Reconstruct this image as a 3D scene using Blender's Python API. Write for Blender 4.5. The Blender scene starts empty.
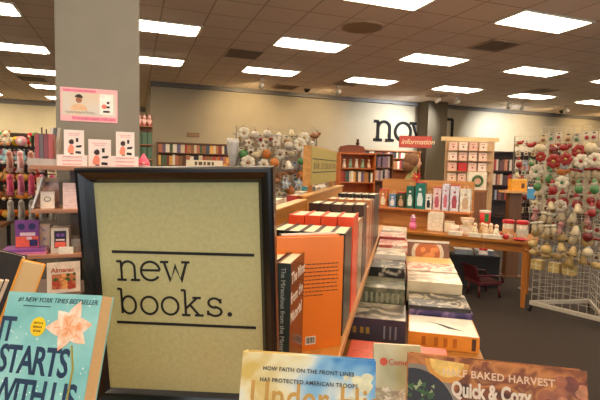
import bpy, math, random
from mathutils import Vector, Matrix, Euler
R = math.radians
rnd = random.Random(7)
SC = bpy.context.scene
COL = SC.collection

# ------------------------------------------------------------------ camera, world, exposure
CAM_H, CEIL = 1.55, 3.58
FPX, YAW, PITCH, ROLL = 464.8, 0.34469, 0.073907, 0.024522
cam_d = bpy.data.cameras.new('camera'); cam = bpy.data.objects.new('camera', cam_d); COL.objects.link(cam)
_F = Vector((math.sin(YAW)*math.cos(PITCH), math.cos(YAW)*math.cos(PITCH), -math.sin(PITCH)))
_r = Vector((math.cos(YAW), -math.sin(YAW), 0)); _u = _r.cross(_F)
_R = _r*math.cos(ROLL)+_u*math.sin(ROLL); _U = _u*math.cos(ROLL)-_r*math.sin(ROLL)
cam.matrix_world = Matrix(((_R.x,_U.x,-_F.x,0),(_R.y,_U.y,-_F.y,0),(_R.z,_U.z,-_F.z,CAM_H),(0,0,0,1)))
cam_d.sensor_width = 36; cam_d.lens = FPX/600*36; cam_d.clip_start = .02; cam_d.clip_end = 100
SC.camera = cam
CP = Vector((0,0,CAM_H))
def ray(x, y): return _R*((x-300)/FPX)+_U*((200-y)/FPX)+_F
def onZ(x, y, z): d = ray(x,y); return CP+d*((z-CAM_H)/d.z)
def onY(x, y, Y): d = ray(x,y); return CP+d*(Y/d.y)
def PT(x, y, t): return CP+ray(x,y)*t

w = bpy.data.worlds.new('world'); SC.world = w; w.use_nodes = True
w.node_tree.nodes['Background'].inputs[0].default_value = (.86,.93,1,1)
w.node_tree.nodes['Background'].inputs[1].default_value = 1.0
SC.view_settings.view_transform = 'Standard'; SC.view_settings.look = 'None'
SC.view_settings.exposure = 1.38; SC.view_settings.gamma = 1
SC.view_settings.use_curve_mapping = False
LIGHT_E = 7.6
LIGHT_C = (1, .82, .60)

# ------------------------------------------------------------------ materials
def lin(c): 
    c = c/255
    return c/12.92 if c <= .04045 else ((c+.055)/1.055)**2.4
def rgb(h):
    if isinstance(h, str): h = tuple(int(h[i:i+2],16) for i in (0,2,4))
    return (lin(h[0]), lin(h[1]), lin(h[2]), 1)
MC = {}
def mat(h, rough=.55, metal=0, var=.12, scale=30, bump=0, emit=0, alpha=1, coat=0):
    key = (h, rough, metal, var, scale, bump, emit, alpha, coat)
    if key in MC: return MC[key]
    m = bpy.data.materials.new('paint_%s' % (h if isinstance(h,str) else '%d_%d_%d'%h)); m.use_nodes = True
    nt = m.node_tree; b = nt.nodes['Principled BSDF']
    c = rgb(h)
    b.inputs['Roughness'].default_value = rough; b.inputs['Metallic'].default_value = metal
    b.inputs['Coat Weight'].default_value = coat; b.inputs['Coat Roughness'].default_value = .15
    if alpha < 1: b.inputs['Alpha'].default_value = alpha
    tc = nt.nodes.new('ShaderNodeTexCoord'); nz = nt.nodes.new('ShaderNodeTexNoise'); nz.inputs['Scale'].default_value = scale
    nt.links.new(tc.outputs['Object'], nz.inputs['Vector'])
    rp = nt.nodes.new('ShaderNodeValToRGB')
    rp.color_ramp.elements[0].position = .3; rp.color_ramp.elements[1].position = .7
    rp.color_ramp.elements[0].color = tuple(x*(1-var) for x in c[:3])+(1,)
    rp.color_ramp.elements[1].color = tuple(min(1,x*(1+var)) for x in c[:3])+(1,)
    nt.links.new(nz.outputs['Fac'], rp.inputs['Fac']); nt.links.new(rp.outputs['Color'], b.inputs['Base Color'])
    if emit: b.inputs['Emission Color'].default_value = c; b.inputs['Emission Strength'].default_value = emit
    if bump:
        bp = nt.nodes.new('ShaderNodeBump'); bp.inputs['Strength'].default_value = bump; bp.inputs['Distance'].default_value = .01
        nt.links.new(nz.outputs['Fac'], bp.inputs['Height']); nt.links.new(bp.outputs['Normal'], b.inputs['Normal'])
    MC[key] = m
    return m
def art(name, stops, scale=6, detail=3, dist=.6, rough=.3, stretch=(1,1,1), coat=.3, off=(0,0,0), gradx=0):
    """printed picture: noise run through a colour ramp"""
    key = ('art', name)
    if key in MC: return MC[key]
    m = bpy.data.materials.new(name); m.use_nodes = True
    nt = m.node_tree; b = nt.nodes['Principled BSDF']; b.inputs['Roughness'].default_value = rough
    b.inputs['Coat Weight'].default_value = coat; b.inputs['Coat Roughness'].default_value = .12
    tc = nt.nodes.new('ShaderNodeTexCoord'); mp = nt.nodes.new('ShaderNodeMapping'); mp.inputs['Scale'].default_value = stretch
    mp.inputs['Location'].default_value = off
    nz = nt.nodes.new('ShaderNodeTexNoise'); nz.inputs['Scale'].default_value = scale; nz.inputs['Detail'].default_value = detail
    nz.inputs['Distortion'].default_value = dist
    nt.links.new(tc.outputs['Object'], mp.inputs['Vector']); nt.links.new(mp.outputs[0], nz.inputs['Vector'])
    rp = nt.nodes.new('ShaderNodeValToRGB'); e = rp.color_ramp.elements
    while len(e) < len(stops): e.new(.5)
    for k,(p,c) in enumerate(stops): e[k].position = p; e[k].color = rgb(c)
    if gradx:
        sx=nt.nodes.new('ShaderNodeSeparateXYZ'); ma=nt.nodes.new('ShaderNodeMath'); ma.operation='MULTIPLY_ADD'; ma.inputs[1].default_value=gradx
        nt.links.new(tc.outputs['Object'],sx.inputs[0]); nt.links.new(sx.outputs[0],ma.inputs[0]); nt.links.new(nz.outputs['Fac'],ma.inputs[2]); nt.links.new(ma.outputs[0],rp.inputs['Fac'])
    else: nt.links.new(nz.outputs['Fac'], rp.inputs['Fac'])
    nt.links.new(rp.outputs['Color'], b.inputs['Base Color'])
    MC[key] = m
    return m
def pages_mat(h='e9d9b6'):
    key = ('pages', h)
    if key in MC: return MC[key]
    m = bpy.data.materials.new('page_edges'); m.use_nodes = True
    nt = m.node_tree; b = nt.nodes['Principled BSDF']; b.inputs['Roughness'].default_value = .8
    tc = nt.nodes.new('ShaderNodeTexCoord'); wv = nt.nodes.new('ShaderNodeTexWave'); wv.bands_direction = 'X'
    wv.inputs['Scale'].default_value = 220; wv.inputs['Distortion'].default_value = 1
    nt.links.new(tc.outputs['Object'], wv.inputs['Vector'])
    mx = nt.nodes.new('ShaderNodeMix'); mx.data_type = 'RGBA'; c = rgb(h)
    mx.inputs[6].default_value = tuple(x*.8 for x in c[:3])+(1,); mx.inputs[7].default_value = c
    nt.links.new(wv.outputs['Fac'], mx.inputs[0]); nt.links.new(mx.outputs[2], b.inputs['Base Color'])
    MC[key] = m
    return m
def wood(h='b57a35', rough=.4, axis='Y'):
    key = ('wood', h, rough, axis)
    if key in MC: return MC[key]
    m = bpy.data.materials.new('wood_grain'); m.use_nodes = True
    nt = m.node_tree; b = nt.nodes['Principled BSDF']; b.inputs['Roughness'].default_value = rough
    tc = nt.nodes.new('ShaderNodeTexCoord'); mp = nt.nodes.new('ShaderNodeMapping')
    mp.inputs['Scale'].default_value = {'X':(1.2,18,18),'Y':(18,1.2,18),'Z':(18,18,1.2)}[axis]
    nz = nt.nodes.new('ShaderNodeTexNoise'); nz.inputs['Scale'].default_value = 2; nz.inputs['Detail'].default_value = 6; nz.inputs['Distortion'].default_value = 1
    nt.links.new(tc.outputs['Object'], mp.inputs['Vector']); nt.links.new(mp.outputs[0], nz.inputs['Vector'])
    rp = nt.nodes.new('ShaderNodeValToRGB'); c = rgb(h)
    rp.color_ramp.elements[0].color = tuple(x*.72 for x in c[:3])+(1,); rp.color_ramp.elements[0].position = .3
    rp.color_ramp.elements[1].color = tuple(min(1,x*1.12) for x in c[:3])+(1,); rp.color_ramp.elements[1].position = .7
    nt.links.new(nz.outputs['Fac'], rp.inputs['Fac']); nt.links.new(rp.outputs['Color'], b.inputs['Base Color'])
    MC[key] = m
    return m

# ------------------------------------------------------------------ mesh builder
class MB:
    def __init__(s): s.v=[]; s.f=[]; s.mi=[]; s.M=Matrix.Identity(4); s.k=0
    def add(s, vs, fs, k=None):
        o = len(s.v); s.v += [tuple(s.M @ Vector(p)) for p in vs]
        for f in fs: s.f.append([i+o for i in f]); s.mi.append(s.k if k is None else k)
    def box(s, x0,x1,y0,y1,z0,z1, k=None):
        s.add([(x0,y0,z0),(x1,y0,z0),(x1,y1,z0),(x0,y1,z0),(x0,y0,z1),(x1,y0,z1),(x1,y1,z1),(x0,y1,z1)],
              [(0,3,2,1),(4,5,6,7),(0,1,5,4),(1,2,6,5),(2,3,7,6),(3,0,4,7)], k); return s
    def taper(s, x,y,z0,z1,a,b,k=None):   # square post, half sizes a (bottom) b (top)
        s.add([(x-a,y-a,z0),(x+a,y-a,z0),(x+a,y+a,z0),(x-a,y+a,z0),(x-b,y-b,z1),(x+b,y-b,z1),(x+b,y+b,z1),(x-b,y+b,z1)],
              [(0,3,2,1),(4,5,6,7),(0,1,5,4),(1,2,6,5),(2,3,7,6),(3,0,4,7)], k); return s
    def lathe(s, prof, n=14, c=(0,0,0), k=None, axis='Z'):
        vs=[]; fs=[]
        for r_,z in prof:
            for i in range(n):
                a=2*math.pi*i/n; x,y=r_*math.cos(a),r_*math.sin(a)
                p = (x,y,z) if axis=='Z' else ((x,z,y) if axis=='Y' else (z,x,y))
                vs.append((p[0]+c[0],p[1]+c[1],p[2]+c[2]))
        for j in range(len(prof)-1):
            for i in range(n):
                fs.append((j*n+i,j*n+(i+1)%n,(j+1)*n+(i+1)%n,(j+1)*n+i))
        fs.append(tuple(range(n))[::-1]); fs.append(tuple(range((len(prof)-1)*n,len(prof)*n)))
        s.add(vs,fs,k); return s
    def ball(s, c, r, n=12, k=None, sc=(1,1,1)):
        m=n//2+1; vs=[]; fs=[]
        for j in range(m+1):
            t=math.pi*j/m
            for i in range(n):
                a=2*math.pi*i/n
                vs.append((c[0]+r*sc[0]*math.sin(t)*math.cos(a),c[1]+r*sc[1]*math.sin(t)*math.sin(a),c[2]-r*sc[2]*math.cos(t)))
        for j in range(m):
            for i in range(n): fs.append((j*n+i,j*n+(i+1)%n,(j+1)*n+(i+1)%n,(j+1)*n+i))
        s.add(vs,fs,k); return s
    def tube(s, pts, r, n=6, k=None):
        pts=[Vector(p) for p in pts]; vs=[]; fs=[]
        for i,p in enumerate(pts):
            d=(pts[min(i+1,len(pts)-1)]-pts[max(i-1,0)]).normalized()
            a=d.orthogonal().normalized() if i==0 else (a-d*a.dot(d)).normalized()
            b=d.cross(a); rr=r[i] if isinstance(r,(list,tuple)) else r
            for q in range(n):
                t=2*math.pi*q/n; vs.append(tuple(p+a*math.cos(t)*rr+b*math.sin(t)*rr))
        for i in range(len(pts)-1):
            for q in range(n): fs.append((i*n+q,i*n+(q+1)%n,(i+1)*n+(q+1)%n,(i+1)*n+q))
        fs.append(tuple(range(n))[::-1]); fs.append(tuple(range((len(pts)-1)*n,len(pts)*n)))
        s.add(vs,fs,k); return s
    def prism(s, poly, y0, y1, k=None):   # polygon in x,z extruded along y
        n=len(poly); vs=[(x,y0,z) for x,z in poly]+[(x,y1,z) for x,z in poly]
        fs=[tuple(range(n)),tuple(range(n,2*n))[::-1]]+[(i,i+n,(i+1)%n+n,(i+1)%n) for i in range(n)]
        s.add(vs,fs,k); return s
    def mesh(s, name, mats, smooth=False):
        me=bpy.data.meshes.new(name); me.from_pydata(s.v,[],s.f)
        for m in (mats if isinstance(mats,(list,tuple)) else [mats]): me.materials.append(m)
        me.polygons.foreach_set('material_index', s.mi)
        if smooth: me.polygons.foreach_set('use_smooth',[True]*len(s.f))
        me.validate(); me.update(); return me
def obj(name, data, parent=None, loc=(0,0,0), rot=(0,0,0)):
    o=bpy.data.objects.new(name,data); COL.objects.link(o); o.parent=parent; o.location=loc; o.rotation_euler=rot; return o
def build(name, mb, mats, parent=None, loc=(0,0,0), rot=(0,0,0), smooth=False, bevel=0):
    o=obj(name, mb.mesh(name,mats,smooth), parent, loc, rot)
    if bevel:
        b=o.modifiers.new('bevel','BEVEL'); b.width=bevel; b.segments=2; b.limit_method='ANGLE'
    return o
def tag(o, label, cat, group=None, kind=None):
    o['label']=label; o['category']=cat
    if group: o['group']=group
    if kind: o['kind']=kind
    return o
def thing(name, label, cat, loc=(0,0,0), rz=0, group=None, rot=None):
    o=bpy.data.objects.new(name,None); COL.objects.link(o); o.empty_display_size=.05
    o.location=loc; o.rotation_euler=rot or (0,0,rz); return tag(o,label,cat,group)
def struct(name, mb, m, loc=(0,0,0), rot=(0,0,0)):
    o=build(name,mb,m,None,loc,rot); o['kind']='structure'; return o
ORD = 'first second third fourth fifth sixth seventh eighth ninth tenth eleventh twelfth thirteenth fourteenth fifteenth sixteenth seventeenth eighteenth nineteenth twentieth'.split()
def nth(i):
    if i < 20: return ORD[i]
    t = {2:'twenty',3:'thirty',4:'forty',5:'fifty'}[(i+1)//10]
    return {2:'twentieth',3:'thirtieth',4:'fortieth',5:'fiftieth'}[(i+1)//10] if (i+1)%10==0 else t+'-'+ORD[(i+1)%10-1]
def text_mesh(txt, size, m, offset=0, spacing=1, align='LEFT', shear=0, ext=.0002):
    cu=bpy.data.curves.new('lettering','FONT'); cu.body=txt; cu.size=size; cu.offset=offset; cu.space_character=spacing
    cu.align_x=align; cu.shear=shear; cu.extrude=ext; cu.resolution_u=3
    t=bpy.data.objects.new('tmp',cu); COL.objects.link(t)
    bpy.context.view_layer.update()
    me=bpy.data.meshes.new_from_object(t.evaluated_get(bpy.context.evaluated_depsgraph_get()))
    bpy.data.objects.remove(t); me.materials.clear(); me.materials.append(m); return me
# text that stands upright on a face looking towards -y
UP = (math.pi/2,0,0)
def text(parent, txt, size, m, loc, rot=UP, **kw):
    return obj('lettering', text_mesh(txt,size,m,**kw), parent, loc, rot)

# typewriter glyphs: strokes as polylines, x-height 1
def arc(cx,cy,rx,ry,a0,a1,n=14): return [(cx+rx*math.cos(R(a0+(a1-a0)*i/n)),cy+ry*math.sin(R(a0+(a1-a0)*i/n))) for i in range(n+1)]
GL={'n':([[(0,1),(.24,1)],[(.22,1),(.22,0)],[(0,0),(.44,0)],[(.22,.68)]+arc(.54,.66,.31,.34,150,0)+[(.85,0)],[(.64,0),(1.08,0)]],1.18),
 'e':([[(.06,.54),(.94,.54)],arc(.5,.5,.44,.5,5,325,26)],1.08),
 'w':([[(-.04,1),(.34,1)],[(.13,1),(.4,0),(.65,.8),(.9,0),(1.17,1)],[(.94,1),(1.32,1)]],1.35),
 'b':([[(0,1.42),(.2,1.42)],[(.2,1.44),(.2,0)],arc(.56,.5,.36,.5,0,360,26)],1.05),
 'o':([arc(.5,.5,.43,.5,0,360,26)],1.1),
 'k':([[(0,1.42),(.2,1.42)],[(.2,1.44),(.2,0)],[(.0,0),(.42,0)],[(.2,.36),(.78,1)],[(.56,1),(.98,1)],[(.42,.6),(.86,0)],[(.64,0),(1.08,0)]],1.2),
 's':([arc(.42,.74,.33,.26,20,270,14)+arc(.44,.25,.36,.25,90,-155,14),[(.76,.98),(.76,.72)],[(.05,.02),(.05,.3)]],.95),
 'v':([[(-.04,1),(.36,1)],[(.14,1),(.5,0),(.86,1)],[(.64,1),(1.04,1)]],1.1),
 'l':([[(.12,1.36),(.5,1.36)],[(.5,1.38),(.5,0)],[(.08,0),(.92,0)]],1.05)}
def glyph(mb, ch, x, z, s, th, y=0, ty=.0006, sx=1):
    for st in GL[ch][0]:
        P=[Vector((p[0]*sx,p[1])) for p in st]; h=th/2/s
        L=[];Q=[]
        for i,p in enumerate(P):
            a=P[max(i-1,0)]; b=P[min(i+1,len(P)-1)]; d=(b-a).normalized(); n=Vector((-d.y,d.x))
            if 0<i<len(P)-1:
                d1=(p-a).normalized(); c=max(.45,abs(d1.dot(d)))
            else: c=1
            L.append(p+n*h/c); Q.append(p-n*h/c)
        for i in range(len(P)-1):
            q=[L[i],L[i+1],Q[i+1],Q[i]]
            mb.prism([(x+p.x*s,z+p.y*s) for p in q],y-ty,y)

# ------------------------------------------------------------------ shell
def mat_tiles():
    m=bpy.data.materials.new('ceiling_tiles'); m.use_nodes=True; nt=m.node_tree; b=nt.nodes['Principled BSDF']; b.inputs['Roughness'].default_value=.9
    tc=nt.nodes.new('ShaderNodeTexCoord'); sp=nt.nodes.new('ShaderNodeSeparateXYZ'); nt.links.new(tc.outputs['Object'],sp.inputs[0])
    def M(op,a,bv=None):
        n=nt.nodes.new('ShaderNodeMath'); n.operation=op
        if isinstance(a,(int,float)): n.inputs[0].default_value=a
        else: nt.links.new(a,n.inputs[0])
        if bv is not None:
            if isinstance(bv,(int,float)): n.inputs[1].default_value=bv
            else: nt.links.new(bv,n.inputs[1])
        return n.outputs[0]
    def line(o,off):
        f=M('FRACT',M('DIVIDE',M('SUBTRACT',o,off),.6096)); return M('GREATER_THAN',M('ABSOLUTE',M('SUBTRACT',f,.5)),.48)
    ln=M('MAXIMUM',line(sp.outputs[0],2.193-61*.6096),line(sp.outputs[1],7.144-61*.6096))
    nz=nt.nodes.new('ShaderNodeTexNoise'); nz.inputs['Scale'].default_value=90; nt.links.new(tc.outputs['Object'],nz.inputs['Vector'])
    mx=nt.nodes.new('ShaderNodeMix'); mx.data_type='RGBA'; mx.inputs[6].default_value=rgb('f4e0c8'); mx.inputs[7].default_value=rgb('cbb498')
    nt.links.new(ln,mx.inputs[0]); nt.links.new(mx.outputs[2],b.inputs['Base Color'])
    bp=nt.nodes.new('ShaderNodeBump'); bp.inputs['Strength'].default_value=.25; bp.inputs['Distance'].default_value=.01
    nt.links.new(nz.outputs['Fac'],bp.inputs['Height']); nt.links.new(bp.outputs['Normal'],b.inputs['Normal'])
    return m
XL,XR,YN,YB,YF,XC = -7.,19.,-4.,12.6,18.6,.43
struct('floor', MB().box(XL,XR,YN,YF,-.1,0), mat('281b10',.95,0,.25,60,.4))
struct('ceiling', MB().box(XL,XR,YN,YF,CEIL,CEIL+.1), mat_tiles())
wallm=mat('a0947c',.85,0,.03,3)
struct('wall_back', MB().box(XC,XR,YB,YB+.15,0,CEIL), wallm)
struct('wall_return', MB().box(XC,XC+.15,YB+.15,YF,0,CEIL), wallm)
struct('wall_far_left', MB().box(XL,XC+.15,YF,YF+.15,0,CEIL), mat('ecdfba',.85,0,.03,3))
struct('wall_left', MB().box(XL-.15,XL,YN,YF,0,CEIL), wallm)
struct('wall_right', MB().box(XR,XR+.15,YN,YB,0,CEIL), wallm)
wr=MB(); wr.box(XL,XR,YN-.15,YN,0,.5).box(XL,XR,YN-.15,YN,2.9,CEIL)
for a_,b_ in ((XL,-5.2),(-.6,0.),(4.6,5.2),(9.8,XR)): wr.box(a_,b_,YN-.15,YN,.5,2.9)
struct('wall_rear', wr, wallm)
for i_,(a_,b_) in enumerate(((-5.2,-.6),(0.,4.6),(5.2,9.8))):      # unseen shop front windows, added behind the camera to let in daylight
    k_=MB(); k_.box(a_,b_,YN-.12,YN-.03,.5,.56).box(a_,b_,YN-.12,YN-.03,2.84,2.9)
    for x_ in (a_,(a_+b_)/2-.03,b_-.06): k_.box(x_,x_+.06,YN-.12,YN-.03,.56,2.84)
    struct('added_window_%d'%(i_+1), k_, mat('3a3a3c',.4,.5))
struct('trim_1', MB().box(XC-.02,XR,YB-.14,YB,CEIL-.10,CEIL), mat('5e5a55',.5,0,.05))
struct('trim_2', MB().box(XC-.03,XR,YB-.05,YB,0,.12), mat('3a332c',.6))
struct('trim_3', MB().box(XL,XC-.02,YF-.05,YF,CEIL-.16,CEIL), mat('8a8680',.5,0,.05))
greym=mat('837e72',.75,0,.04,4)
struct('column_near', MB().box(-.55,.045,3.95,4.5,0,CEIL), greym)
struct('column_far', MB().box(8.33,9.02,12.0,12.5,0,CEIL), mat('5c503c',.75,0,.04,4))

# ------------------------------------------------------------------ ceiling lights
def light_thing(X,Y,first=[None]):
    if first[0] is None:
        t=thing('ceiling_light','','ceiling light',(X,Y,CEIL),0,'long recessed ceiling lights')
        W,D=1.2192,.6096
        f=MB(); e=.035
        f.box(0,W,0,e,-.02,0); f.box(0,W,D-e,D,-.02,0); f.box(0,e,e,D-e,-.02,0); f.box(W-e,W,e,D-e,-.02,0)
        build('frame',f,mat('d8d0c0',.5),t)
        em=bpy.data.materials.new('lamp_diffuser'); em.use_nodes=True; b=em.node_tree.nodes['Principled BSDF']
        b.inputs['Base Color'].default_value=(.9,.85,.75,1); b.inputs['Emission Color'].default_value=LIGHT_C+(1,); b.inputs['Emission Strength'].default_value=LIGHT_E
        dm=MB(); dm.add([(e,e,-.002),(W-e,e,-.002),(W-e,D-e,-.002),(e,D-e,-.002),(.10,.10,-.042),(W-.10,.10,-.042),(W-.10,D-.10,-.042),(.10,D-.10,-.042)],[(0,3,2,1),(4,5,6,7),(0,1,5,4),(1,2,6,5),(2,3,7,6),(3,0,4,7)]); build('diffuser',dm,em,t)
        first[0]=t; return t
    s=first[0]; t=s.copy(); COL.objects.link(t); t.location=(X,Y,CEIL)
    for ch in s.children: c=ch.copy(); COL.objects.link(c); c.parent=t
    return t
FT=.3048
for r_ in range(-3,5):
    ks = range(-3,7) if r_<2 else range(-3,-1)
    for k in ks:
        if r_<-1 and k>3: continue
        t=light_thing(2.193+8*k*FT,7.144+8*r_*FT)
        t['label']='long ceiling light, %s from left in the %s row from the shop front' % (nth(k+3), nth(r_+3))
def cpos(x,y): p=onZ(x,y,CEIL); return p
def vent(x,y,label,dark,w_=.6,d_=.6,round_=False):
    p=cpos(x,y)
    if round_:
        t=thing('ceiling_speaker',label,'ceiling speaker',(p.x,p.y,CEIL))
        build('grille',MB().lathe([(.28,0),(.28,-.015),(.25,-.02),(.02,-.022)],24),mat('b09472',.8),t,smooth=False)
        build('rim',MB().lathe([(.31,0),(.31,-.01),(.285,-.012),(.285,0)],24),mat('c8ac8a',.6),t); return
    t=thing('ceiling_vent',label,'air vent',(p.x,p.y,CEIL))
    f=MB(); a,b=w_/2,d_/2; e=.04
    f.box(-a,a,-b,-b+e,-.015,0); f.box(-a,a,b-e,b,-.015,0); f.box(-a,-a+e,-b+e,b-e,-.015,0); f.box(a-e,a,-b+e,b-e,-.015,0)
    build('frame',f,mat('b0947a' if not dark else '7a604a',.6),t)
    build('backing',MB().box(-a+e,a-e,-b+e,b-e,-.003,-.0005),mat('2a2018' if dark else '8a7058',.8),t)
    s=MB(); n=7
    for i in range(n):
        y0=-b+e+(i+.5)*(d_-2*e)/n; s.box(-a+e,a-e,y0-.012,y0+.012,-.013,-.006)
    build('slats',s,mat('a08468' if dark else '8f765c',.6),t)
vent(243.5,54,'dark slatted ceiling vent between the two lights left of the centre',True)
vent(33,79,'slatted ceiling vent at far left among the lights beside the grey column',True)
vent(495,45.5,'grey square return grille below the big ceiling light at upper right',False)
vent(348,83,'square grille close to the far wall beside the third row light',False)
vent(285,87,'small square grille just above the back wall left of centre',False)
vent(542,90.5,'square grille right next to a far ceiling light on the right',False)
vent(362,27,'round flush ceiling speaker behind the second light row',False,round_=True)
vent(436.5,95.5,'round flush ceiling speaker close to the far wall',False,round_=True)
for x,y,l in ((307,89,'small dark dome camera on the ceiling left of the wall lettering'),(562,110.5,'small dark dome camera on the ceiling near the right end of the wall')):
    p=cpos(x,y); t=thing('dome_camera',l,'security camera',(p.x,p.y,CEIL))
    build('housing',MB().lathe([(.09,0),(.09,-.03),(.075,-.035)],16),mat('5a4a3a',.5),t)
    build('dome',MB().lathe([(.07,-.035),(.06,-.07),(.03,-.09),(.005,-.095)],16),mat('1c1612',.2),t,smooth=True)

# wall-wash spotlights near the back wall
def spot(X,Y,cool,label,e,zt=2.3,ang=75,aimx=0):
    t=thing('track_spotlight',label,'spotlight',(X,Y,CEIL),0,'spotlights along the back wall')
    build('mount',MB().box(-.06,.06,-.03,.03,-.04,0),mat('c8c0b4',.4),t)
    build('arm',MB().tube([(0,0,-.04),(0,0,-.12)],.012),mat('c8c0b4',.4),t)
    h=obj('lamp_head',None,t,(0,0,-.15)); bpy.data.objects.remove(h)
    d=Vector((aimx,YB-Y,zt-CEIL+.16)).normalized(); q=d.to_track_quat('-Z','Y').to_euler()
    b=build('lamp_head',MB().lathe([(.035,.08),(.055,.04),(.06,-.07),(.05,-.07),(.045,-.05)],14),mat('d8d0c4',.4),t,(0,0,-.16),q,True)
    em=mat('fff4e0' if cool else 'ffd9a0',.5,0,0,1,0,9)
    build('bulb',MB().ball((0,0,-.052),.036,10),em,b)
    L=bpy.data.lights.new('spot_beam','SPOT'); L.energy=e; L.color=(.86,.93,1) if cool else (1,.74,.42); L.spot_size=R(ang); L.spot_blend=.9; L.shadow_soft_size=.04
    o=obj('beam',L,b,(0,0,-.1))
for i,(px,cool,e,an,ax) in enumerate(((240,0,60,95,0),(305,0,40,95,0),(391,1,120,96,-.8),(408,1,100,82,-.8),(454,1,100,82,.8),(466,1,110,96,1.0),(505,0,50,95,0),(560,0,60,95,0))):
    X_=onZ(px,98+(px-240)*.075,CEIL).x*.93
    spot(X_,10.9,cool,('white' if cool else 'warm')+' spotlight aimed at the back wall, %s from the left'%nth(i),e,ang=an,aimx=ax,zt=2.5 if cool else 2.75)

# novel lettering on the wall
def wall_word():
    y=YB-.001
    m=mat('0a0908',.95,0,.02)
    base=onY(372.8,139.5,YB); s=onY(372.8,121,YB).z-base.z
    xs={'n':onY(373.3,139,YB).x,'o':onY(393.5,139,YB).x,'v':onY(409.5,139,YB).x,'e':onY(427,139,YB).x,'l':onY(443,139,YB).x}
    for c,x in xs.items():
        mb=MB(); glyph(mb,c,0,0,s,.085,0,.03,1.16 if c in'nol' else 1.1)
        tag(build('wall_letter',mb,m,None,(x,y,base.z)),'black typewriter letter %s on the white back wall'%c,'letter','black word on the back wall')
wall_word()
p=onY(193,135,YB)
t=thing('wall_plaque','small brown plaque on the beige wall above the long bookcase','plaque',(p.x,YB,p.z))
build('board',MB().box(-.16,.16,-.02,0,-.055,.055),mat('5a4028',.6),t); build('rim',MB().box(-.15,.15,-.023,-.02,-.045,.045),mat('8a6a48',.6),t)

# ------------------------------------------------------------------ books
PG=pages_mat()
BK={}
def book_meshes(th,wd,ht,cover,pg,flat,soft):
    key=(round(th,4),round(wd,3),round(ht,3),cover.name,pg.name,flat,soft)
    if key in BK: return BK[key]
    c=.0012 if soft else .0028; g=0 if soft else .003
    M=Matrix.Identity(4)
    if flat: M=Matrix.Translation((-ht/2,0,0)) @ Matrix(((0,0,1,0),(0,1,0,0),(-1,0,0,0),(0,0,0,1))) @ Matrix.Translation((-th/2 - 0,0,0))
    # flat: local x(thickness)->-z so shift afterwards
    if flat: M=Matrix.Translation((-ht/2,0,th)) @ Matrix(((0,0,1,0),(0,1,0,0),(-1,0,0,0),(0,0,0,1))) @ Matrix.Translation((th/2,0,0)) @ Matrix.Scale(-1,4,(1,0,0)); M=Matrix.Translation((-ht/2,0,th/2)) @ Matrix(((0,0,1,0),(0,1,0,0),(1,0,0,0),(0,0,0,1)))
    a=MB(); a.M=M; x=th/2
    a.box(-x,-x+c,-wd/2,wd/2,0,ht); a.box(x-c,x,-wd/2,wd/2,0,ht); a.box(-x+c,x-c,-wd/2,-wd/2+c,0,ht)
    b=MB(); b.M=M; b.box(-x+c,x-c,-wd/2+c,wd/2-g,g,ht-g)
    me=(a.mesh('cover',cover),b.mesh('pages',pg)); BK[key]=me; return me
def book(label,loc,rz,th,wd,ht,cover,pg=None,group=None,flat=False,soft=False,rot=None,one=False,cat='book',name='book'):
    """spine faces -y, front cover faces +x (standing) or up (flat, length along x)"""
    me=book_meshes(th,wd,ht,cover,pg or PG,flat,soft)
    t=thing(name,label,cat,loc,rz,group,rot)
    obj('cover',me[0],t); obj('pages',me[1],t)
    return t
SB={}
def small_book(label,loc,rz,th,wd,ht,cover,group,flat=False,rot=None):
    """far-off book: cover and page block in one small mesh"""
    key=(round(th,3),round(wd,3),round(ht,3),cover.name,flat)
    if key not in SB:
        a=MB(); x=th/2
        if flat: a.M=Matrix.Translation((-ht/2,0,th/2)) @ Matrix(((0,0,1,0),(0,1,0,0),(1,0,0,0),(0,0,0,1)))
        a.box(-x,-x+.003,-wd/2,wd/2,0,ht,0); a.box(x-.003,x,-wd/2,wd/2,0,ht,0); a.box(-x+.003,x-.003,-wd/2,-wd/2+.003,0,ht,0)
        a.box(-x+.003,x-.003,-wd/2+.003,wd/2-.004,.003,ht-.004,1)
        SB[key]=a.mesh('book',[cover,PG])
    o=obj('book',SB[key],None,loc,rot or (0,0,rz)); return tag(o,label,'book',group)

# ------------------------------------------------------------------ gondola frame
AZ=R(32); GX=Vector((math.cos(AZ),-math.sin(AZ),0)); GY=Vector((math.sin(AZ),math.cos(AZ),0)); GO=Vector((.42,.90,0)); GR=-AZ
def G(n,s,z): p=GO+GX*n+GY*s; return Vector((p.x,p.y,z))
W1=wood('c07f33',.35,'Y'); W2=wood('c98a3e',.35,'Y'); W3=wood('a8682c',.45,'X')
# display gondola
t=thing('display_gondola','long honey wood book gondola with ledge, low table and raised divider board','display gondola',G(0,0,0),GR)
build('base_cabinet',MB().box(-.60,-.095,-.20,2.25,.08,1.13),wood('9c6228',.5,'Z'),t)
build('kick_plate',MB().box(-.57,.37,-.17,2.20,0,.08),mat('2a2018',.7),t)
build('ledge',MB().box(-.62,.008,-.215,2.27,1.13,1.152),W1,t,bevel=.003)
build('low_table',MB().box(-.094,.40,.02,2.24,.08,.948),wood('a8702e',.45,'Z'),t)
build('divider_board',MB().box(-.30,-.28,-.02,.98,1.1525,1.40),W2,t,bevel=.002)
build('divider_board',MB().box(-.30,-.28,1.0,2.25,1.1525,1.415),W2,t,bevel=.002)
build('divider_cap',MB().box(-.315,-.272,-.02,.98,1.4005,1.406),wood('e0b070',.35,'Y'),t)
build('divider_cap',MB().box(-.315,-.272,1.0,2.25,1.4155,1.421),wood('e0b070',.35,'Y'),t)
build('front_step',MB().box(-.78,.085,-.66,-.29,1.075,1.116).box(-.78,.02,-.29,-.2155,1.075,1.116),W1,t,bevel=.003)
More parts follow.
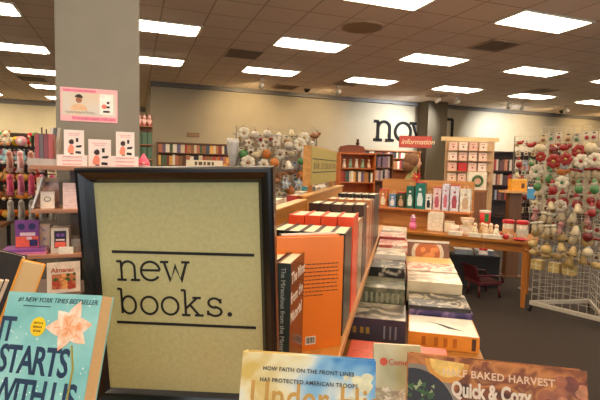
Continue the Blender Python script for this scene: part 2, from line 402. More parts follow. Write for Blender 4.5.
build('step_cabinet',MB().box(-.75,.018,-.62,-.201,.08,1.0748),wood('9c6228',.5,'Z'),t)
build('side_step',MB().box(.0855,.41,-.46,-.10,1.02,1.046).box(.022,.0855,-.288,-.10,1.02,1.046),W1,t,bevel=.003)
build('side_step_cabinet',MB().box(.12,.40,-.44,.01,.08,1.0198),wood('9c6228',.5,'Z'),t)

# standing rows
rowsets=[ # s, count, thickness, height, cover hex, side art, words
 (0.155,5,.034,.243,'15130f','black'),
 (0.335,4,.043,.262,'e8481c','scarlet'),
 (0.505,4,.036,.232,'a87c58','tan patterned'),
 (0.675,5,.036,.268,'3a1c12','dark brown'),
 (0.845,5,.034,.244,'a85c34','copper'),
 (1.015,5,.034,.262,'b06a38','ochre'),
 (1.185,5,.033,.25,'6c3420','reddish brown'),
 (1.355,5,.034,.266,'241a14','near black'),
 (1.525,5,.034,.258,'2c2622','charcoal'),
 (1.695,4,.036,.25,'4a3a30','umber')]
SIDE={'tan patterned':art('tan_cover',[(.3,'6b4a34'),(.5,'c4a07a'),(.6,'8a6248'),(.75,'e0c8a0')],40,4,.5),
 'black':art('page_dark_cover',[(.35,'2a1c12'),(.5,'8a6a4a'),(.65,'3c2a1c')],30,4,.5),
 'copper':art('copper_cover',[(.35,'6a3418'),(.55,'c87840'),(.7,'8a4a28')],20,3,.5)}
for s,c,th,ht,hx,wd_ in rowsets:
    cov=SIDE.get(wd_) if wd_ in('tan patterned','copper') else mat(hx,.4,0,.1,20,0,0,1,.2)
    for i in range(c):
        n=-th/2-i*(th+.0025)-.001
        d_='' if i==0 else ''
        b=book('%s hardcover standing on gondola ledge, %s copy from the aisle side'%(wd_,nth(i)),G(n,s,1.1525),GR,th,.15,ht+rnd.uniform(-.001,.001),cov,PG,'standing %s books on the ledge'%wd_)
        if wd_=='dark brown':
            build('spine_label',MB().box(-th*.32,th*.32,-.0758,-.075,.165,.195),mat('c8a890',.6),b)
        if wd_=='scarlet' and i==0:
            pass
# two thin books parallel to the orange book, just behind it
# orange book with printed back cover
O1=onZ(275,238,1.40); O2=onZ(344,235.5,1.40); oa=math.atan2((O2-O1).y,(O2-O1).x); oc=(O1+O2)/2
orange=mat('ee7a08',.35,0,.05,8,0,0,1,.3)
def facing_book(label,c,rz,W,ht,th,z0,front,pg=None,soft=False,lean=0,roll=0,name='book',group=None,frontmat=None):
    """cover faces -y of its own frame; c = middle of the cover's bottom edge; spine on the right when flip"""
    t=thing(name,label,'book',(c[0],c[1],z0),0,group,None)
    t.rotation_mode='XYZ'
    t.rotation_euler=(Matrix.Rotation(rz,3,'Z') @ Matrix.Rotation(-lean,3,'X') @ Matrix.Rotation(roll,3,'Y')).to_euler()
    cth=.0012 if soft else .0028; g=0 if soft else .003
    a=MB(); a.box(-W/2,W/2,0,cth,0,ht); a.box(-W/2,W/2,th-cth,th,0,ht); a.box(-W/2,-W/2+cth,cth,th-cth,0,ht)
    build('cover',a,front,t); b=MB(); b.box(-W/2+cth,W/2-g,cth,th-cth,g,ht-g)
    pm=pages_mat(); build('pages',b,pg or PG,t)
    return t
ob=facing_book('bright orange hardcover at gondola end, its printed back cover towards the viewer',oc-Vector((0,0,0)),oa,(O2-O1).length,.247,.026,1.1525,orange)
ink=mat('4a2408',.6)
for i in range(9):
    mb=MB(); y0=.187-i*.0085; L=.062 if i<8 else .03
    rr=random.Random(i); x=-.018
    while x< -.018+L+.022:
        wl=rr.uniform(.004,.011); mb.box(x,min(x+wl,.068),-.0004,0,y0,y0+.0018); x+=wl+.002
    build('blurb_line',mb,ink,ob)
mb=MB(); mb.box(-.006,.018,-.0004,0,.012,.030,0)
for i in range(9): mb.box(-.004+i*.0022,-.004+i*.0022+.0009+(i%3)*.0004,-.0006,-.0004,.015,.028,1)
build('barcode',mb,[mat('e8dcc8',.6),mat('100c08',.6)],ob)
for j in range(2):
    q=oc+Vector((-math.sin(oa),math.cos(oa),0))*(.028+j*.0135)+Vector((math.cos(oa),math.sin(oa),0))*.012
    facing_book('slim %s hardcover tucked right behind the orange book'%(('white','black')[j]),q,oa,(O2-O1).length-.03,.2500-j*.002,.012,1.1525,mat(('e6dccb','17140f')[j],.4))
# spine-out thick books at the gondola end
M1=onZ(292.5,262,1.37)
def mir():
    loc0=(M1-GO); n0=loc0.dot(GX); s0=loc0.dot(GY)
    cov=art('slate_cover',[(.3,'201a18'),(.5,'3c2c28'),(.62,'5c3c38'),(.75,'28242a')],9,3,.6,.25)
    for k in range(3):
        b=book(('thick dark hardcover with lettered spine, standing right of the framed sign','dark hardcover standing between lettered spine and its twin at gondola end','dark hardcover partly hidden behind the black sign frame')[k],
          G(n0-.014-k*.031,s0+.050,1.1525),GR,.028,.120,.216,cov if k==0 else mat('2c2a26',.4),PG,'dark hardcovers at the gondola end')
        if k==0:
            build('spine_wrap',MB().box(-.0139,.0139,-.0604,-.0601,.0,.2155),mat('3a443e',.35,0,.15,30,0,0,1,.3),b)
            text(b,'The Miraculous from the Material   Si',.0125,mat('cfd0c4',.5),(-.0045,-.0607,.208),(math.pi/2,math.pi/2,0))
            for r_,tx in enumerate(('The Mirac','from the','Material')):
                text(b,tx,.03,mat('e0c8b0',.5),(.0143,-.057,.176-r_*.038),(math.pi/2,0,math.pi/2),offset=.0006)
mir()

# ------------------------------------------------------------------ framed sign
def sign():
    A=(R(25.766),R(-4.512),R(-1.777)); O=Vector((.083,.802,1.15))
    ca,sa=math.cos(A[0]),math.sin(A[0])
    X=Vector((ca,-sa,0)); Y=Vector((sa,ca,0)); Z=Vector((0,0,1))
    Y2=Y*math.cos(A[1])-Z*math.sin(A[1]); Z2=Z*math.cos(A[1])+Y*math.sin(A[1])
    X3=X*math.cos(A[2])-Z2*math.sin(A[2]); Z3=Z2*math.cos(A[2])+X*math.sin(A[2])
    t=thing('framed_sign','black framed tan sign reading new books in typewriter letters','sign',O)
    t.rotation_euler=Matrix((X3,Y2,Z3)).transposed().to_euler()
    w_,h_=.14,.368; b=.0258
    fr=MB()
    prof=[(0,.006),(.006,-.002),(.011,-.004),(.018,-.009),(.023,-.009),(b,-.004),(b,.018),(0,.018)]   # distance outwards, y
    cs=[(-w_,0,-1,-1),(w_,0,1,-1),(w_,h_,1,1),(-w_,h_,-1,1)]
    n=len(prof); vs=[]
    for cx,cz,dx,dz in cs:
        for o_,y in prof: vs.append((cx+dx*o_,y,cz+dz*o_))
    fs=[]
    for i in range(4):
        j=(i+1)%4
        for k in range(n):
            l=(k+1)%n; fs.append((i*n+k,j*n+k,j*n+l,i*n+l))
    fr.add(vs,fs); f=build('frame',fr,mat('0d0e10',.28,0,.05,20,0,0,1,.2),t)
    build('paper',MB().box(-w_,w_,.0062,.008,0,h_),mat('bfba84',.7,0,.06,140,.05),t)
    build('backing',MB().box(-w_,w_,.0085,.016,0,h_),mat('1a1612',.8),t)
    # easel strut resting on the step
    st=MB(); st.add([(-.03,.018,.26),(.03,.018,.26),(.03,.030,-.022),(-.03,.030,-.022),(-.03,.022,.26),(.03,.022,.26),(.03,.034,-.022),(-.03,.034,-.022)],[(0,1,2,3),(7,6,5,4),(0,4,5,1),(1,5,6,2),(2,6,7,3),(3,7,4,0)])
    build('easel_strut',st,mat('14120f',.7),t)
    ink=mat('191713',.7); y=.0061
    mb=MB(); mb.add([(-.1171,y-.0004,.2478),(.1298,y-.0004,.2449),(.1298,y-.0004,.2499),(-.1171,y-.0004,.2528)],[(0,1,2,3)])
    build('ruled_line',mb,ink,t); mb=MB()
    mb.add([(-.1174,y-.0004,.1216),(.1291,y-.0004,.1188),(.1291,y-.0004,.1238),(-.1174,y-.0004,.1266)],[(0,1,2,3)])
    build('ruled_line',mb,ink,t)
    xh=.0325; th=.0041
    for ch,x in (('n',-.1106),('e',-.0695),('w',-.031)):
        g=MB(); glyph(g,ch,x,.2008,xh,th,y,.0004,1.16); build('letter',g,ink,t)
    xh=.031
    for ch,x,sx in (('b',-.1125,1.12),('o',-.0735,1.10),('o',-.0365,1.10),('k',.0008,1.14),('s',.0455,1.0)):
        g=MB(); glyph(g,ch,x,.1403,xh,th,y,.0004,sx); build('letter',g,ink,t)
    g=MB(); g.prism([(.0846+.0042*math.cos(a*math.pi/6),.1438+.0042*math.sin(a*math.pi/6)) for a in range(12)],y-.0004,y); build('full_stop',g,ink,t)
sign()

# ------------------------------------------------------------------ foreground books
def bloom(parent,cx,cz,s,seed,hexes,y=-.0005):
    rr=random.Random(seed)
    for i in range(6):
        a=R(i*60+rr.uniform(-12,12)+15); L=s*rr.uniform(.85,1.15); wd=s*.34
        pts=[]
        for k in range(9):
            u=k/8; pts.append((u*L, wd*math.sin(math.pi*min(1,u**.8))*(1-.25*u)))
        poly=pts+[(p[0],-p[1]) for p in pts[-2:0:-1]]
        poly=[(cx+p[0]*math.cos(a)-p[1]*math.sin(a),cz+p[0]*math.sin(a)+p[1]*math.cos(a)) for p in poly]
        g=MB(); g.prism(poly,y-.0001*i-.0001,y,0)
        a2=(math.cos(a),math.sin(a))
        g.prism([(cx+a2[0]*s*.1-a2[1]*.0006,cz+a2[1]*s*.1+a2[0]*.0006),(cx+a2[0]*L*.8,cz+a2[1]*L*.8),(cx+a2[0]*s*.1+a2[1]*.0006,cz+a2[1]*s*.1-a2[0]*.0006)],y-.0001*i-.0004,y-.0001*i-.0002,1)
        build('petal',g,[art('petal%s'%hexes[0],[(.3,hexes[0]),(.5,hexes[1]),(.7,hexes[2])],60,3,.5),mat(hexes[3],.5)],parent)
teal=art('teal_cover',[(.25,'74bcbc'),(.5,'8ccfcf'),(.75,'a8e0de')],14,4,.4,.22,coat=.6)
IT=thing('book','teal paperback with orange flower and navy title, cut off at bottom left','book',(0,0,0))
Wt=.168; HT=.236
def lean_matrix(A):
    ca,sa=math.cos(R(A[0])),math.sin(R(A[0])); X=Vector((ca,-sa,0)); Y=Vector((sa,ca,0)); Z=Vector((0,0,1)); l,q=R(A[1]),R(A[2])
    Y2=Y*math.cos(l)-Z*math.sin(l); Z2=Z*math.cos(l)+Y*math.sin(l)
    return Matrix((X*math.cos(q)-Z2*math.sin(q),Y2,Z2*math.cos(q)+X*math.sin(q))).transposed()
Mx=lean_matrix((37.5,20,-4)); P1=onZ(102,295.5,1.36)
IT.location=P1-Mx@Vector((Wt/2,0,HT)); IT.rotation_euler=Mx.to_euler()
th=.026; a=MB(); a.box(-Wt/2,Wt/2,0,.0012,0,HT); a.box(-Wt/2,Wt/2,th-.0012,th,0,HT); a.box(-Wt/2,-Wt/2+.0012,.0012,th-.0012,0,HT)
build('cover',a,teal,IT); build('pages',MB().box(-Wt/2+.0012,Wt/2-.001,.0012,th-.0012,.0005,HT-.0005),pages_mat('e6bf86'),IT)
navy=mat('24405e',.4); RX=Wt/2
text(IT,'#1 NEW YORK TIMES BESTSELLER',.0095,mat('2a4550',.5),(RX-.147,-.0004,HT-.0135),shear=.25,spacing=1.0)
sp=MB(); rr=random.Random(12)
for i in range(70):
    x,z,r0=rr.uniform(-Wt/2+.02,RX-.004),HT-rr.uniform(.004,.2),rr.uniform(.0005,.0011); sp.box(x-r0,x+r0,-.0003,0,z-r0,z+r0)
build('speckle_print',sp,mat('e8f0e8',.4),IT)
build('rule',MB().box(RX-.135,RX-.085,-.0004,0,HT-.020,HT-.0188),mat('2a4550',.5),IT)
for tx,x,z,s in (('IT',RX-.171,HT-.070,.046),('STARTS',RX-.160,HT-.112,.050),('WITH US',RX-.157,HT-.155,.048)):
    m_=obj('title',text_mesh(tx,s,navy,offset=.0011,spacing=.9),IT,(x,-.0003,z),UP); m_.scale=(.80,1.05,1)
    m_['label']='navy title words'
bloom(IT,RX-.045,HT-.046,.038,3,('f6b48a','fbdcc0','fff2e2','ea7e2c'),-.0004)
bloom(IT,RX-.045,HT-.046,.024,8,('f49a5c','f8c8a0','fff2e2','ea7e2c'),-.0014)
g=MB(); g.prism([(RX-.100+.0135*math.cos(i*math.pi/12),HT-.048+.0135*math.sin(i*math.pi/12)) for i in range(24)],-.0008,-.0003); build('sticker',g,mat('f4d02a',.35),IT)
for k,tx in enumerate(('WITH A','BONUS','SCENE')): text(IT,tx,.0048,mat('8a5a10',.5),(RX-.100,-.001,HT-.0445-k*.0055),align='CENTER')
build('stem',MB().tube([(RX-.035,-.0006,HT-.07),(RX-.026,-.0006,HT-.10),(RX-.026,-.0006,HT-.14),(RX-.034,-.0006,HT-.19)],.0014,6),mat('a89a38',.5),IT)

def upright(label,pa,pb,z,z0,th,front,pg=None,soft=False,lean=R(17)):
    A=onZ(pa[0],pa[1],z); B=onZ(pb[0],pb[1],z); a=math.atan2((B-A).y,(B-A).x); H=(z-z0)/math.cos(lean)
    c=(A+B)/2-Vector((-math.sin(a),math.cos(a),0))*H*math.sin(lean)
    return facing_book(label,c,a,(B-A).length,H,th,z0,front,pg,soft,lean=lean),(B-A).length,H
sky=art('cloud_cover',[(.30,'d4b45c'),(.42,'e8dcae'),(.50,'e2e2d2'),(.60,'8cbcd8'),(.72,'3c86c4')],11,3,.9,.5,coat=0,off=(.3,0,.1),gradx=2.6)
ub,W,H=upright('blue and gold cloud covered book standing at the lower middle',(243,351.5),(376,361),1.33,1.1240,.024,sky)
blk=mat('3a3428',.5); gold=mat('c8963c',.4)
text(ub,'HOW FAITH ON THE FRONT LINES',.0062,blk,(-.052,-.0004,H-.0185),offset=.0001,spacing=1.08)
text(ub,'HAS PROTECTED AMERICAN TROOPS',.0062,blk,(-.055,-.0004,H-.031),offset=.0001,spacing=1.08)
m_=obj('title',text_mesh('Under His',.034,gold,offset=.0004,spacing=1.05),ub,(-.066,-.0004,H-.060),UP); m_.scale=(1.0,1.25,1)
m_['label']='gold title lettering'
mb=MB()
rr=random.Random(4)
for i in range(16):
    cx,cz,r0=.045+rr.uniform(-.012,.026),H-.030+rr.uniform(-.02,.016),rr.uniform(.003,.007)
    mb.prism([(cx+r0*(1+.25*math.sin(3*a*math.pi/7))*math.cos(a*math.pi/7),cz+r0*math.sin(a*math.pi/7)) for a in range(14)],-.0003-.00001*i,0)
build('cloud_print',mb,mat('ded8b0',.4,0,.15,90),ub)

rust=art('roast_cover',[(.34,'2c140a'),(.45,'94501f'),(.52,'c47c3c'),(.58,'7a3a1a'),(.68,'d09858')],14,3,1.0,.5,coat=0,off=(.5,0,.2))
cb,W,H=upright('wide brown cookbook with white title and roast food picture, lower right',(408,353),(587,371.5),1.288,1.0545,.026,rust)
wh=mat('e2cdb4',.5)
text(cb,'HALF BAKED HARVEST',.0132,mat('e0bc98',.5),(-.068,-.0004,H-.024),offset=.0003,spacing=1.08)
m_=obj('title',text_mesh('Quick & Cozy',.0205,wh,offset=.0008,spacing=1.0),cb,(-.056,-.0004,H-.0495),UP); m_.scale=(.86,1.3,1)
def disc(cx,cz,r,n=28,a0=0,a1=360,clip=None):
    P=[(cx+r*math.cos(R(a0+(a1-a0)*i/n)),cz+r*math.sin(R(a0+(a1-a0)*i/n))) for i in range(n)]
    if clip: P=[(min(max(x,clip[0]),clip[1]),min(max(z,clip[2]),clip[3])) for x,z in P]
    return P
cl=(-W/2+.001,W/2-.001,0,H-.001)
mb=MB(); mb.prism(disc(-.105,H-.075,.062,40,clip=cl),-.0003,0,0); mb.prism(disc(-.107,H-.077,.058,40,clip=cl),-.0004,-.0003,1)
rr=random.Random(2)
for i in range(60):
    x=-.112+rr.uniform(-.006,.034); z=H-.060+rr.uniform(-.035,.022); r0=rr.uniform(.003,.006); q=rr.uniform(0,3)
    mb.prism([(min(max(x+r0*(1 if k%2 else .5)*math.cos(k+q),cl[0]),cl[1]),z+r0*(1 if k%2 else .5)*math.sin(k+q)) for k in range(6)],-.0006-.000003*i,-.0004,2 if i%3 else 3)
build('bowl_print',mb,[mat('8a7a68',.5),mat('241c18',.4),mat('3c5a28',.5),mat('9aa070',.5)],cb)
mb=MB(); mb.prism(disc(-.062,H-.004,.030,30,180,360,clip=cl),-.00035,0,0); mb.prism(disc(-.062,H-.004,.023,30,180,360,clip=cl),-.0005,-.00035,1)
build('lemon_print',mb,[mat('d08a2a',.4),mat('e8b85a',.4,0,.3,60)],cb)
mb=MB()
for i in range(22):
    x=.085+rr.uniform(-.025,.024); z=H-.035+rr.uniform(-.035,.02); r0=rr.uniform(.006,.012)
    mb.prism(disc(x,z,r0,12,clip=cl),-.0003-.000004*i,0,i%3)
build('roast_print',mb,[mat('a05a34',.4,0,.3,80),mat('c07a4e',.4,0,.3,80),mat('7a3a20',.4,0,.3,80)],cb)

# floral cover between
flo=art('pale_cover',[(.3,'a8a878'),(.5,'cfc8a0'),(.7,'e6d8b0')],8,3,.5)
fb,W,H=upright('pale green paperback with small red lettering behind the brown cookbook',(374,343.5),(421,346),1.275,1.0545,.02,flo,soft=True)
text(fb,'Come',.012,mat('c8503c',.5),(-.014,-.0004,H-.030),offset=.0001)
g=MB(); g.prism(disc(-.021,H-.026,.006,16),-.0003,0); build('red_emblem',g,mat('d05a40',.5),fb)
mb=MB()
for i in range(26):
    x=rr.uniform(-.03,.02); z=H-.085+rr.uniform(-.02,.02); r0=rr.uniform(.006,.012); q=rr.uniform(0,3)
    mb.prism([(min(max(x+r0*(1 if k%2 else .35)*math.cos(k*.7+q),-W/2),W/2),z+r0*.7*(1 if k%2 else .35)*math.sin(k*.7+q)) for k in range(9)],-.0003-.000005*i,0,i%3)
build('leaf_print',mb,[mat('e8e0d0',.5),mat('a89c84',.5),mat('c8bca4',.5)],fb)

# ------------------------------------------------------------------ flat stacks on the low table
def stack_book(label,n0,s0,z,L,wd,th,cover,pg=None,yaw=0,grp=None):
    c=G(n0+L/2,s0+wd/2,z); return book(label,c,GR+yaw,th,wd,L,cover,pg,grp,flat=True)
ZT=.9485
D_=lambda h,**k: mat(h,.35,0,.1,18,0,0,1,.3)
sal=stack_book('salmon pink hardcover lying flat behind the cookbook, speckled cover',-.02,.36,ZT,.30,.165,.03,mat('e2644a',.4,0,.12,60,0,0,1,.3)); 
green_cov=art('moss_cover',[(.3,'3a4034'),(.48,'6a6a52'),(.6,'8c8868'),(.75,'4a4c3e')],22,3,.5)
photo1=art('photo_cover_pale',[(.3,'2c2824'),(.45,'6a5e50'),(.6,'c8bca4'),(.75,'7a6450')],16,3,.7)
photo2=art('photo_cover_dark',[(.3,'100e0c'),(.52,'2e2822'),(.60,'c8baa0'),(.68,'2a2420')],20,3,.7)
photo3=art('photo_cover_pink',[(.3,'b83a2c'),(.45,'d87a5c'),(.55,'f0dcc4'),(.7,'b85a4a')],18,3,.6)
photo4=art('photo_cover_cream',[(.3,'4a3a2a'),(.44,'c0a884'),(.55,'e8dcc4'),(.7,'a8845c')],10,3,.6)
purple=art('violet_cover',[(.3,'241a44'),(.5,'403068'),(.62,'8a7098'),(.75,'2c2450')],16,3,.5)
leftcol=[ # s, depth, [(thickness, cover, words, top print)...] bottom to top
 (.60,.19,[(.082,D_('3c3e4c'),'thick slate blue',photo1)]),
 (.80,.19,[(.045,D_('5a3a2c'),'brown',None),(.030,D_('2c3028'),'dark green',None),(.062,green_cov,'mossy green',green_cov)]),
 (1.00,.19,[(.05,D_('a83a30'),'brick red',None),(.05,D_('d8ccb4'),'cream',None),(.025,D_('1a1816'),'black',None),(.048,photo2,'dark photo covered',photo2)]),
 (1.20,.19,[(.06,D_('2c3a4c'),'navy',None),(.06,D_('c8b898'),'tan',None),(.035,D_('c83a2c'),'red edged',None),(.038,D_('e8dcc8'),'white',photo4)]),
 (1.40,.19,[(.07,D_('7a6a54'),'umber',None),(.06,D_('a8342c'),'crimson',None),(.035,D_('d8ccb8'),'cream',None),(.040,photo3,'pink and white printed',photo3)]),
 (1.60,.19,[(.09,D_('d8c8b0'),'ivory',None),(.08,D_('e0d0b8'),'pale',None),(.05,D_('b83a34'),'red printed',photo3)]),
 (1.80,.19,[(.09,D_('c83c34'),'scarlet',None),(.09,D_('e8d8c0'),'off white',None),(.05,D_('ece0cc'),'bone white',photo4)])]
rightcol=[
 (.595,.185,[(.052,D_('f49a34'),'orange spined',D_('f2e8d6'))]),
 (.79,.20,[(.072,purple,'purple',None),(.013,D_('211c22'),'thin black',photo2)]),
 (1.00,.19,[(.042,D_('4a3a34'),'dark brown',None),(.026,D_('e8dcc4'),'white',None),(.058,D_('dcc8a0'),'thick cream',photo4)]),
 (1.20,.19,[(.045,D_('a87850'),'tan',None),(.030,D_('ece0c8'),'white',None),(.028,D_('c82c2c'),'red spined',None),(.026,D_('ece0c8'),'ivory',photo3)]),
 (1.40,.19,[(.045,D_('5a6a50'),'green',None),(.03,D_('c8b090'),'beige',None),(.024,D_('d4a860'),'mustard',None),(.022,D_('dcbc74'),'straw yellow',None)]),
 (1.60,.16,[(.05,D_('8a3a2c'),'rust',None),(.045,D_('d8c8a8'),'oatmeal',None)]),
 ]
NM={0:'left',1:'right'}
for ci,(colm,n0,L) in enumerate(((leftcol,-.055,.205),(rightcol,.165,.225))):
    for i,(s0,dp,bs) in enumerate(colm):
        z=ZT
        if ci==0 and i>=3: L=.142
        for j,(th,cv,wd_,tp) in enumerate(bs):
            lab='%s book lying %s in the %s pile of the %s column'%(wd_,'on top' if j else 'at the bottom',nth(i),NM[ci])
            b=stack_book(lab,(n0 if ci or i<3 else .016)+rnd.uniform(-.003,.003),s0,z,L+rnd.uniform(-.006,.006),dp,th,cv,PG,rnd.uniform(-.012,.012),'books lying flat on the gondola table')
            if tp: build('top_print',MB().box(-L/2+.002,L/2-.002,-dp/2+.002,dp/2-.002,th+.0001,th+.0008),tp,b)
            y=-dp/2-.0006
            if wd_=='orange spined':
                k=MB(); k.add([(-.05,.03,th+.0009),(.0,.01,th+.0009),(.07,-.045,th+.0009),(.02,-.03,th+.0009),(-.02,.012,th+.0009)],[(0,4,3,2,1)])
                build('ink_drawing',k,mat('2a2420',.5),b)
                for x in(-.07,-.03,.0,.03): build('spine_bar',MB().box(x,x+.013,y,y+.0005,.010,.040),mat('c86c20',.5),b)
                build('spine_block',MB().box(.09,.103,y,y+.0005,.006,.046),mat('5a3a28',.5),b)
            if wd_=='thick slate blue':
                for x in(-.075,-.05,-.03): build('spine_emblem',MB().box(x,x+.012,y,y+.0005,.028,.05),mat('a88a3a',.5),b)
                for x in(.03,.05,.068): build('spine_words',MB().box(x,x+.006,y,y+.0005,.015,.06),mat('8a8c94',.5),b)
            if wd_=='purple':
                build('price_label',MB().box(.07,.10,y,y+.0005,.008,.048),mat('d8c8b8',.5),b)
                for x in(-.07,-.02,.03): build('spine_picture',MB().box(x,x+.03,y,y+.0005,.01,.045),mat('8a7a98',.5),b)
            if wd_=='mossy green':
                for q in range(9): x=-.085+q*.02; build('print_column',MB().box(x,x+.009,y,y+.0005,.006,.044),mat('9a9878',.5),b)
            z+=th+.0011
# face-out cookbook at the end of the right column
c=G(.275,1.605,ZT+.0975)
fb=facing_book('brown cookbook with orange bowl picture propped up on the last right hand pile',c,GR,.225,.115,.02,ZT+.0975,mat('8a5a3a',.35,0,.2,20),lean=R(12))
g=MB(); cl2=(-.11,.11,.002,.095)
g.prism(disc(.0,.045,.085,30,clip=cl2),-.0004,0,0); g.prism(disc(.0,.045,.066,30,clip=cl2),-.0008,-.0004,1)
for i in range(9): g.prism(disc(rnd.uniform(-.045,.045),.045+rnd.uniform(-.03,.03),.014,10),-.0012-.00002*i,-.0008,2)
build('bowl_print',g,[mat('e0c8a8',.4),mat('c86a30',.4),mat('e89048',.4)],fb)
build('title_band',MB().box(-.112,.112,-.0005,0,.103,.1145),mat('e8dcc4',.4),fb)

# things on far side of the divider: white boxed sets and small ornaments on the shelf top
k=0
for s,th,ht,hx,wd_ in ((.42,.05,.245,'e8ddc8','white'),(.59,.05,.25,'d8b8a0','peach'),(.76,.06,.24,'efe6d6','cream'),(.93,.05,.255,'e2d6c0','ivory'),(1.30,.05,.25,'b83a30','red'),(1.47,.05,.26,'e6dcc8','off white'),(1.64,.05,.28,'2c8a90','teal'),(1.81,.06,.27,'e8e0d0','bone white')):
    book('%s book standing on the hidden side of the wooden divider'%wd_,G(-.40,s,1.1525),GR,th,.15,ht,D_(hx),PG,'books behind the divider')
# tan sign on the divider
def cat_sign():
    t=thing('header_sign','tan header sign with two ruled lines on wooden block above divider','sign',G(-.292,1.18,1.4215),GR)
    build('wood_back',MB().box(-.045,-.008,-.01,.86,.035,.225),wood('c89048',.4,'Y'),t)
    for y in(.06,.76): build('post',MB().box(-.035,-.012,y,y+.02,0,.035),W2,t)
    pp=build('sign_face',MB().box(-.008,-.005,0,.85,.04,.22),mat('a8964e',.7,0,.05,60),t)
    for z in(.094,.160): build('ruled_line',MB().box(-.005,-.0045,.02,.85,z,z+.006),mat('3a3420',.7),t)
    k=MB(); rr=random.Random(3); y=.05
    for wl in (3,10):
        for i in range(wl): k.box(-.005,-.0046,y,y+.012,.112,.112+rr.choice((.032,.034,.044))); k.box(-.005,-.0046,y+.014,y+.036,.112+rr.choice((0,.026)),.118+rr.choice((0,.026))); k.box(-.005,-.0046,y+.036,y+.046,.112,.142); y+=.058
        y+=.035
    build('faint_lettering',k,mat('7a6a3c',.7),t)
cat_sign()
for s,lab,kind in ((1.95,'small teal gift box standing at far end of divider','box'),(2.08,'small white figurine standing at far end of divider','fig')):
    p=G(-.40,s,1.1525)
    if kind=='box':
        t=thing('gift_box',lab,'box',p,GR); build('carton',MB().box(-.05,.05,-.05,.05,0,.26),mat('2a9aa0',.5),t); build('lid',MB().box(-.053,.053,-.053,.053,.24,.27),mat('e8e0d0',.5),t)
    else:
        t=thing('figurine',lab,'figurine',p,GR)
        build('body',MB().lathe([(.045,0),(.05,.02),(.04,.18),(.025,.27),(.02,.28)],16),mat('efe8d8',.4),t,smooth=True); build('head',MB().ball((0,0,.315),.04,14),mat('f2e8d8',.4),t,smooth=True)

# ================================================================== LEFT: shelf unit by the column
SY=3.45
ztop=onY(100,166.5,SY).z
xa=onY(30,166,SY).x; xb=onY(250,169,SY).x
z1=onY(60,209.5,SY).z; z2=onY(60,254.5,SY).z
pinkw=wood('b98262',.4,'X')
t=thing('shelf_unit','grey shelf unit with pinkish wood edges standing in front of the near column','shelf unit',(xa,SY,0))
LW=xb-xa
build('top_shelf',MB().box(0,LW,0,.42,ztop-.03,ztop-.0005),pinkw,t,bevel=.003)
build('middle_shelf',MB().box(0,LW,0,.36,z1-.025,z1-.0005),pinkw,t,bevel=.003)
build('lower_shelf',MB().box(-.03,LW,0,.36,z2-.025,z2-.0005),pinkw,t,bevel=.003)
build('base_deck',MB().box(-.02,LW,0,.42,0,.25),mat('3c342a',.6),t)
build('back_panel',MB().box(.20,LW,.37,.41,.25,ztop-.03),mat('6f6c64',.6),t)
build('side_upright',MB().box(.20,.24,.0,.37,.25,ztop-.03) if False else MB().box(.20,.26,.30,.37,.25,ztop-.03),mat('6f6c64',.6),t)
build('end_panel',MB().box(LW-.03,LW,0,.42,.25,ztop-.03),mat('3a3a38',.6),t)
build('dark_fascia',MB().box(.44,LW,.001,.02,ztop-.20,ztop-.031),mat('1e1e1e',.5),t)
def on_shelf(px,dy=0.05): return onY(px,166,SY+dy).x
def couple_print(t,W,H,s=1):
    y=-.0005
    k=MB()
    def poly(P,m,q=0): k.prism([(x*W,z*H) for x,z in P],y-.0002*(q+1),y,m)
    poly([(-.30,.08),(-.02,.06),(.0,.28),(-.08,.42),(-.22,.40),(-.32,.2)],0)
    poly([(-.16,.42),(-.02,.44),(-.0,.56),(-.1,.64),(-.24,.58),(-.26,.48)],1)
    poly([(.08,.30),(.32,.30),(.40,.36),(.38,.40),(.12,.38)],2,1)
    poly([(.10,.52),(.22,.52),(.22,.68),(.1,.68)],2)
    poly([(.06,.06),(.36,.04),(.34,.15),(.08,.16)],2,1)
    poly([(-.2,.02),(-.02,.02),(-.02,.06),(-.2,.07)],1,1)
    poly([(-.32,.84),(.32,.84),(.32,.87),(-.32,.87)],3); poly([(-.26,.77),(.26,.77),(.26,.80),(-.26,.80)],3)
    build('cover_print',k,[mat('f08a70',.5),mat('3a2020',.6),mat('221c1c',.6),mat('eab0b0',.5)],t)
wht=mat('f2e2dc',.45,0,.03)
flat_h=.075
for nm,xc,side in(('left',72.5,0),('right',125.5,1)):
    x0=on_shelf(57 if side==0 else 111); x1=on_shelf(87.5 if side==0 else 138.5)
    n=3
    for i in range(n):
        b=book('white flat book, %s in the %s pile on the grey shelf unit top'%(('lowest','middle','topmost')[i],nm),((x0+x1)/2,SY+.11,ztop+i*(flat_h/n)),0,flat_h/n-.0006,.15,x1-x0,wht,PG,'flat white books under the upright ones',flat=True)
        build('spine_print',MB().box(-.06,.06,-.0758,-.0751,.007,.0145),mat('eaa8a8',.5),b)
for lab,xl,xr,yt,yb,zz,dy in (('white romance paperback with couple picture on the left pile',64,84,129.5,155,ztop+flat_h,.08),
                        ('white romance paperback with couple picture, lower one between piles',88.5,111,139,165,ztop,.06),
                        ('white romance paperback with couple picture on the right pile',116,134.5,131.5,155,ztop+flat_h,.08)):
    A=onY(xl,yb,SY+dy); B=onY(xr,yb,SY+dy); ht=onY(xl,yt,SY+dy).z-zz
    b=facing_book(lab,((A.x+B.x)/2,SY+dy),0,B.x-A.x,ht,.022,zz,wht,soft=True,group='white romance paperbacks on display'); couple_print(b,B.x-A.x,ht)
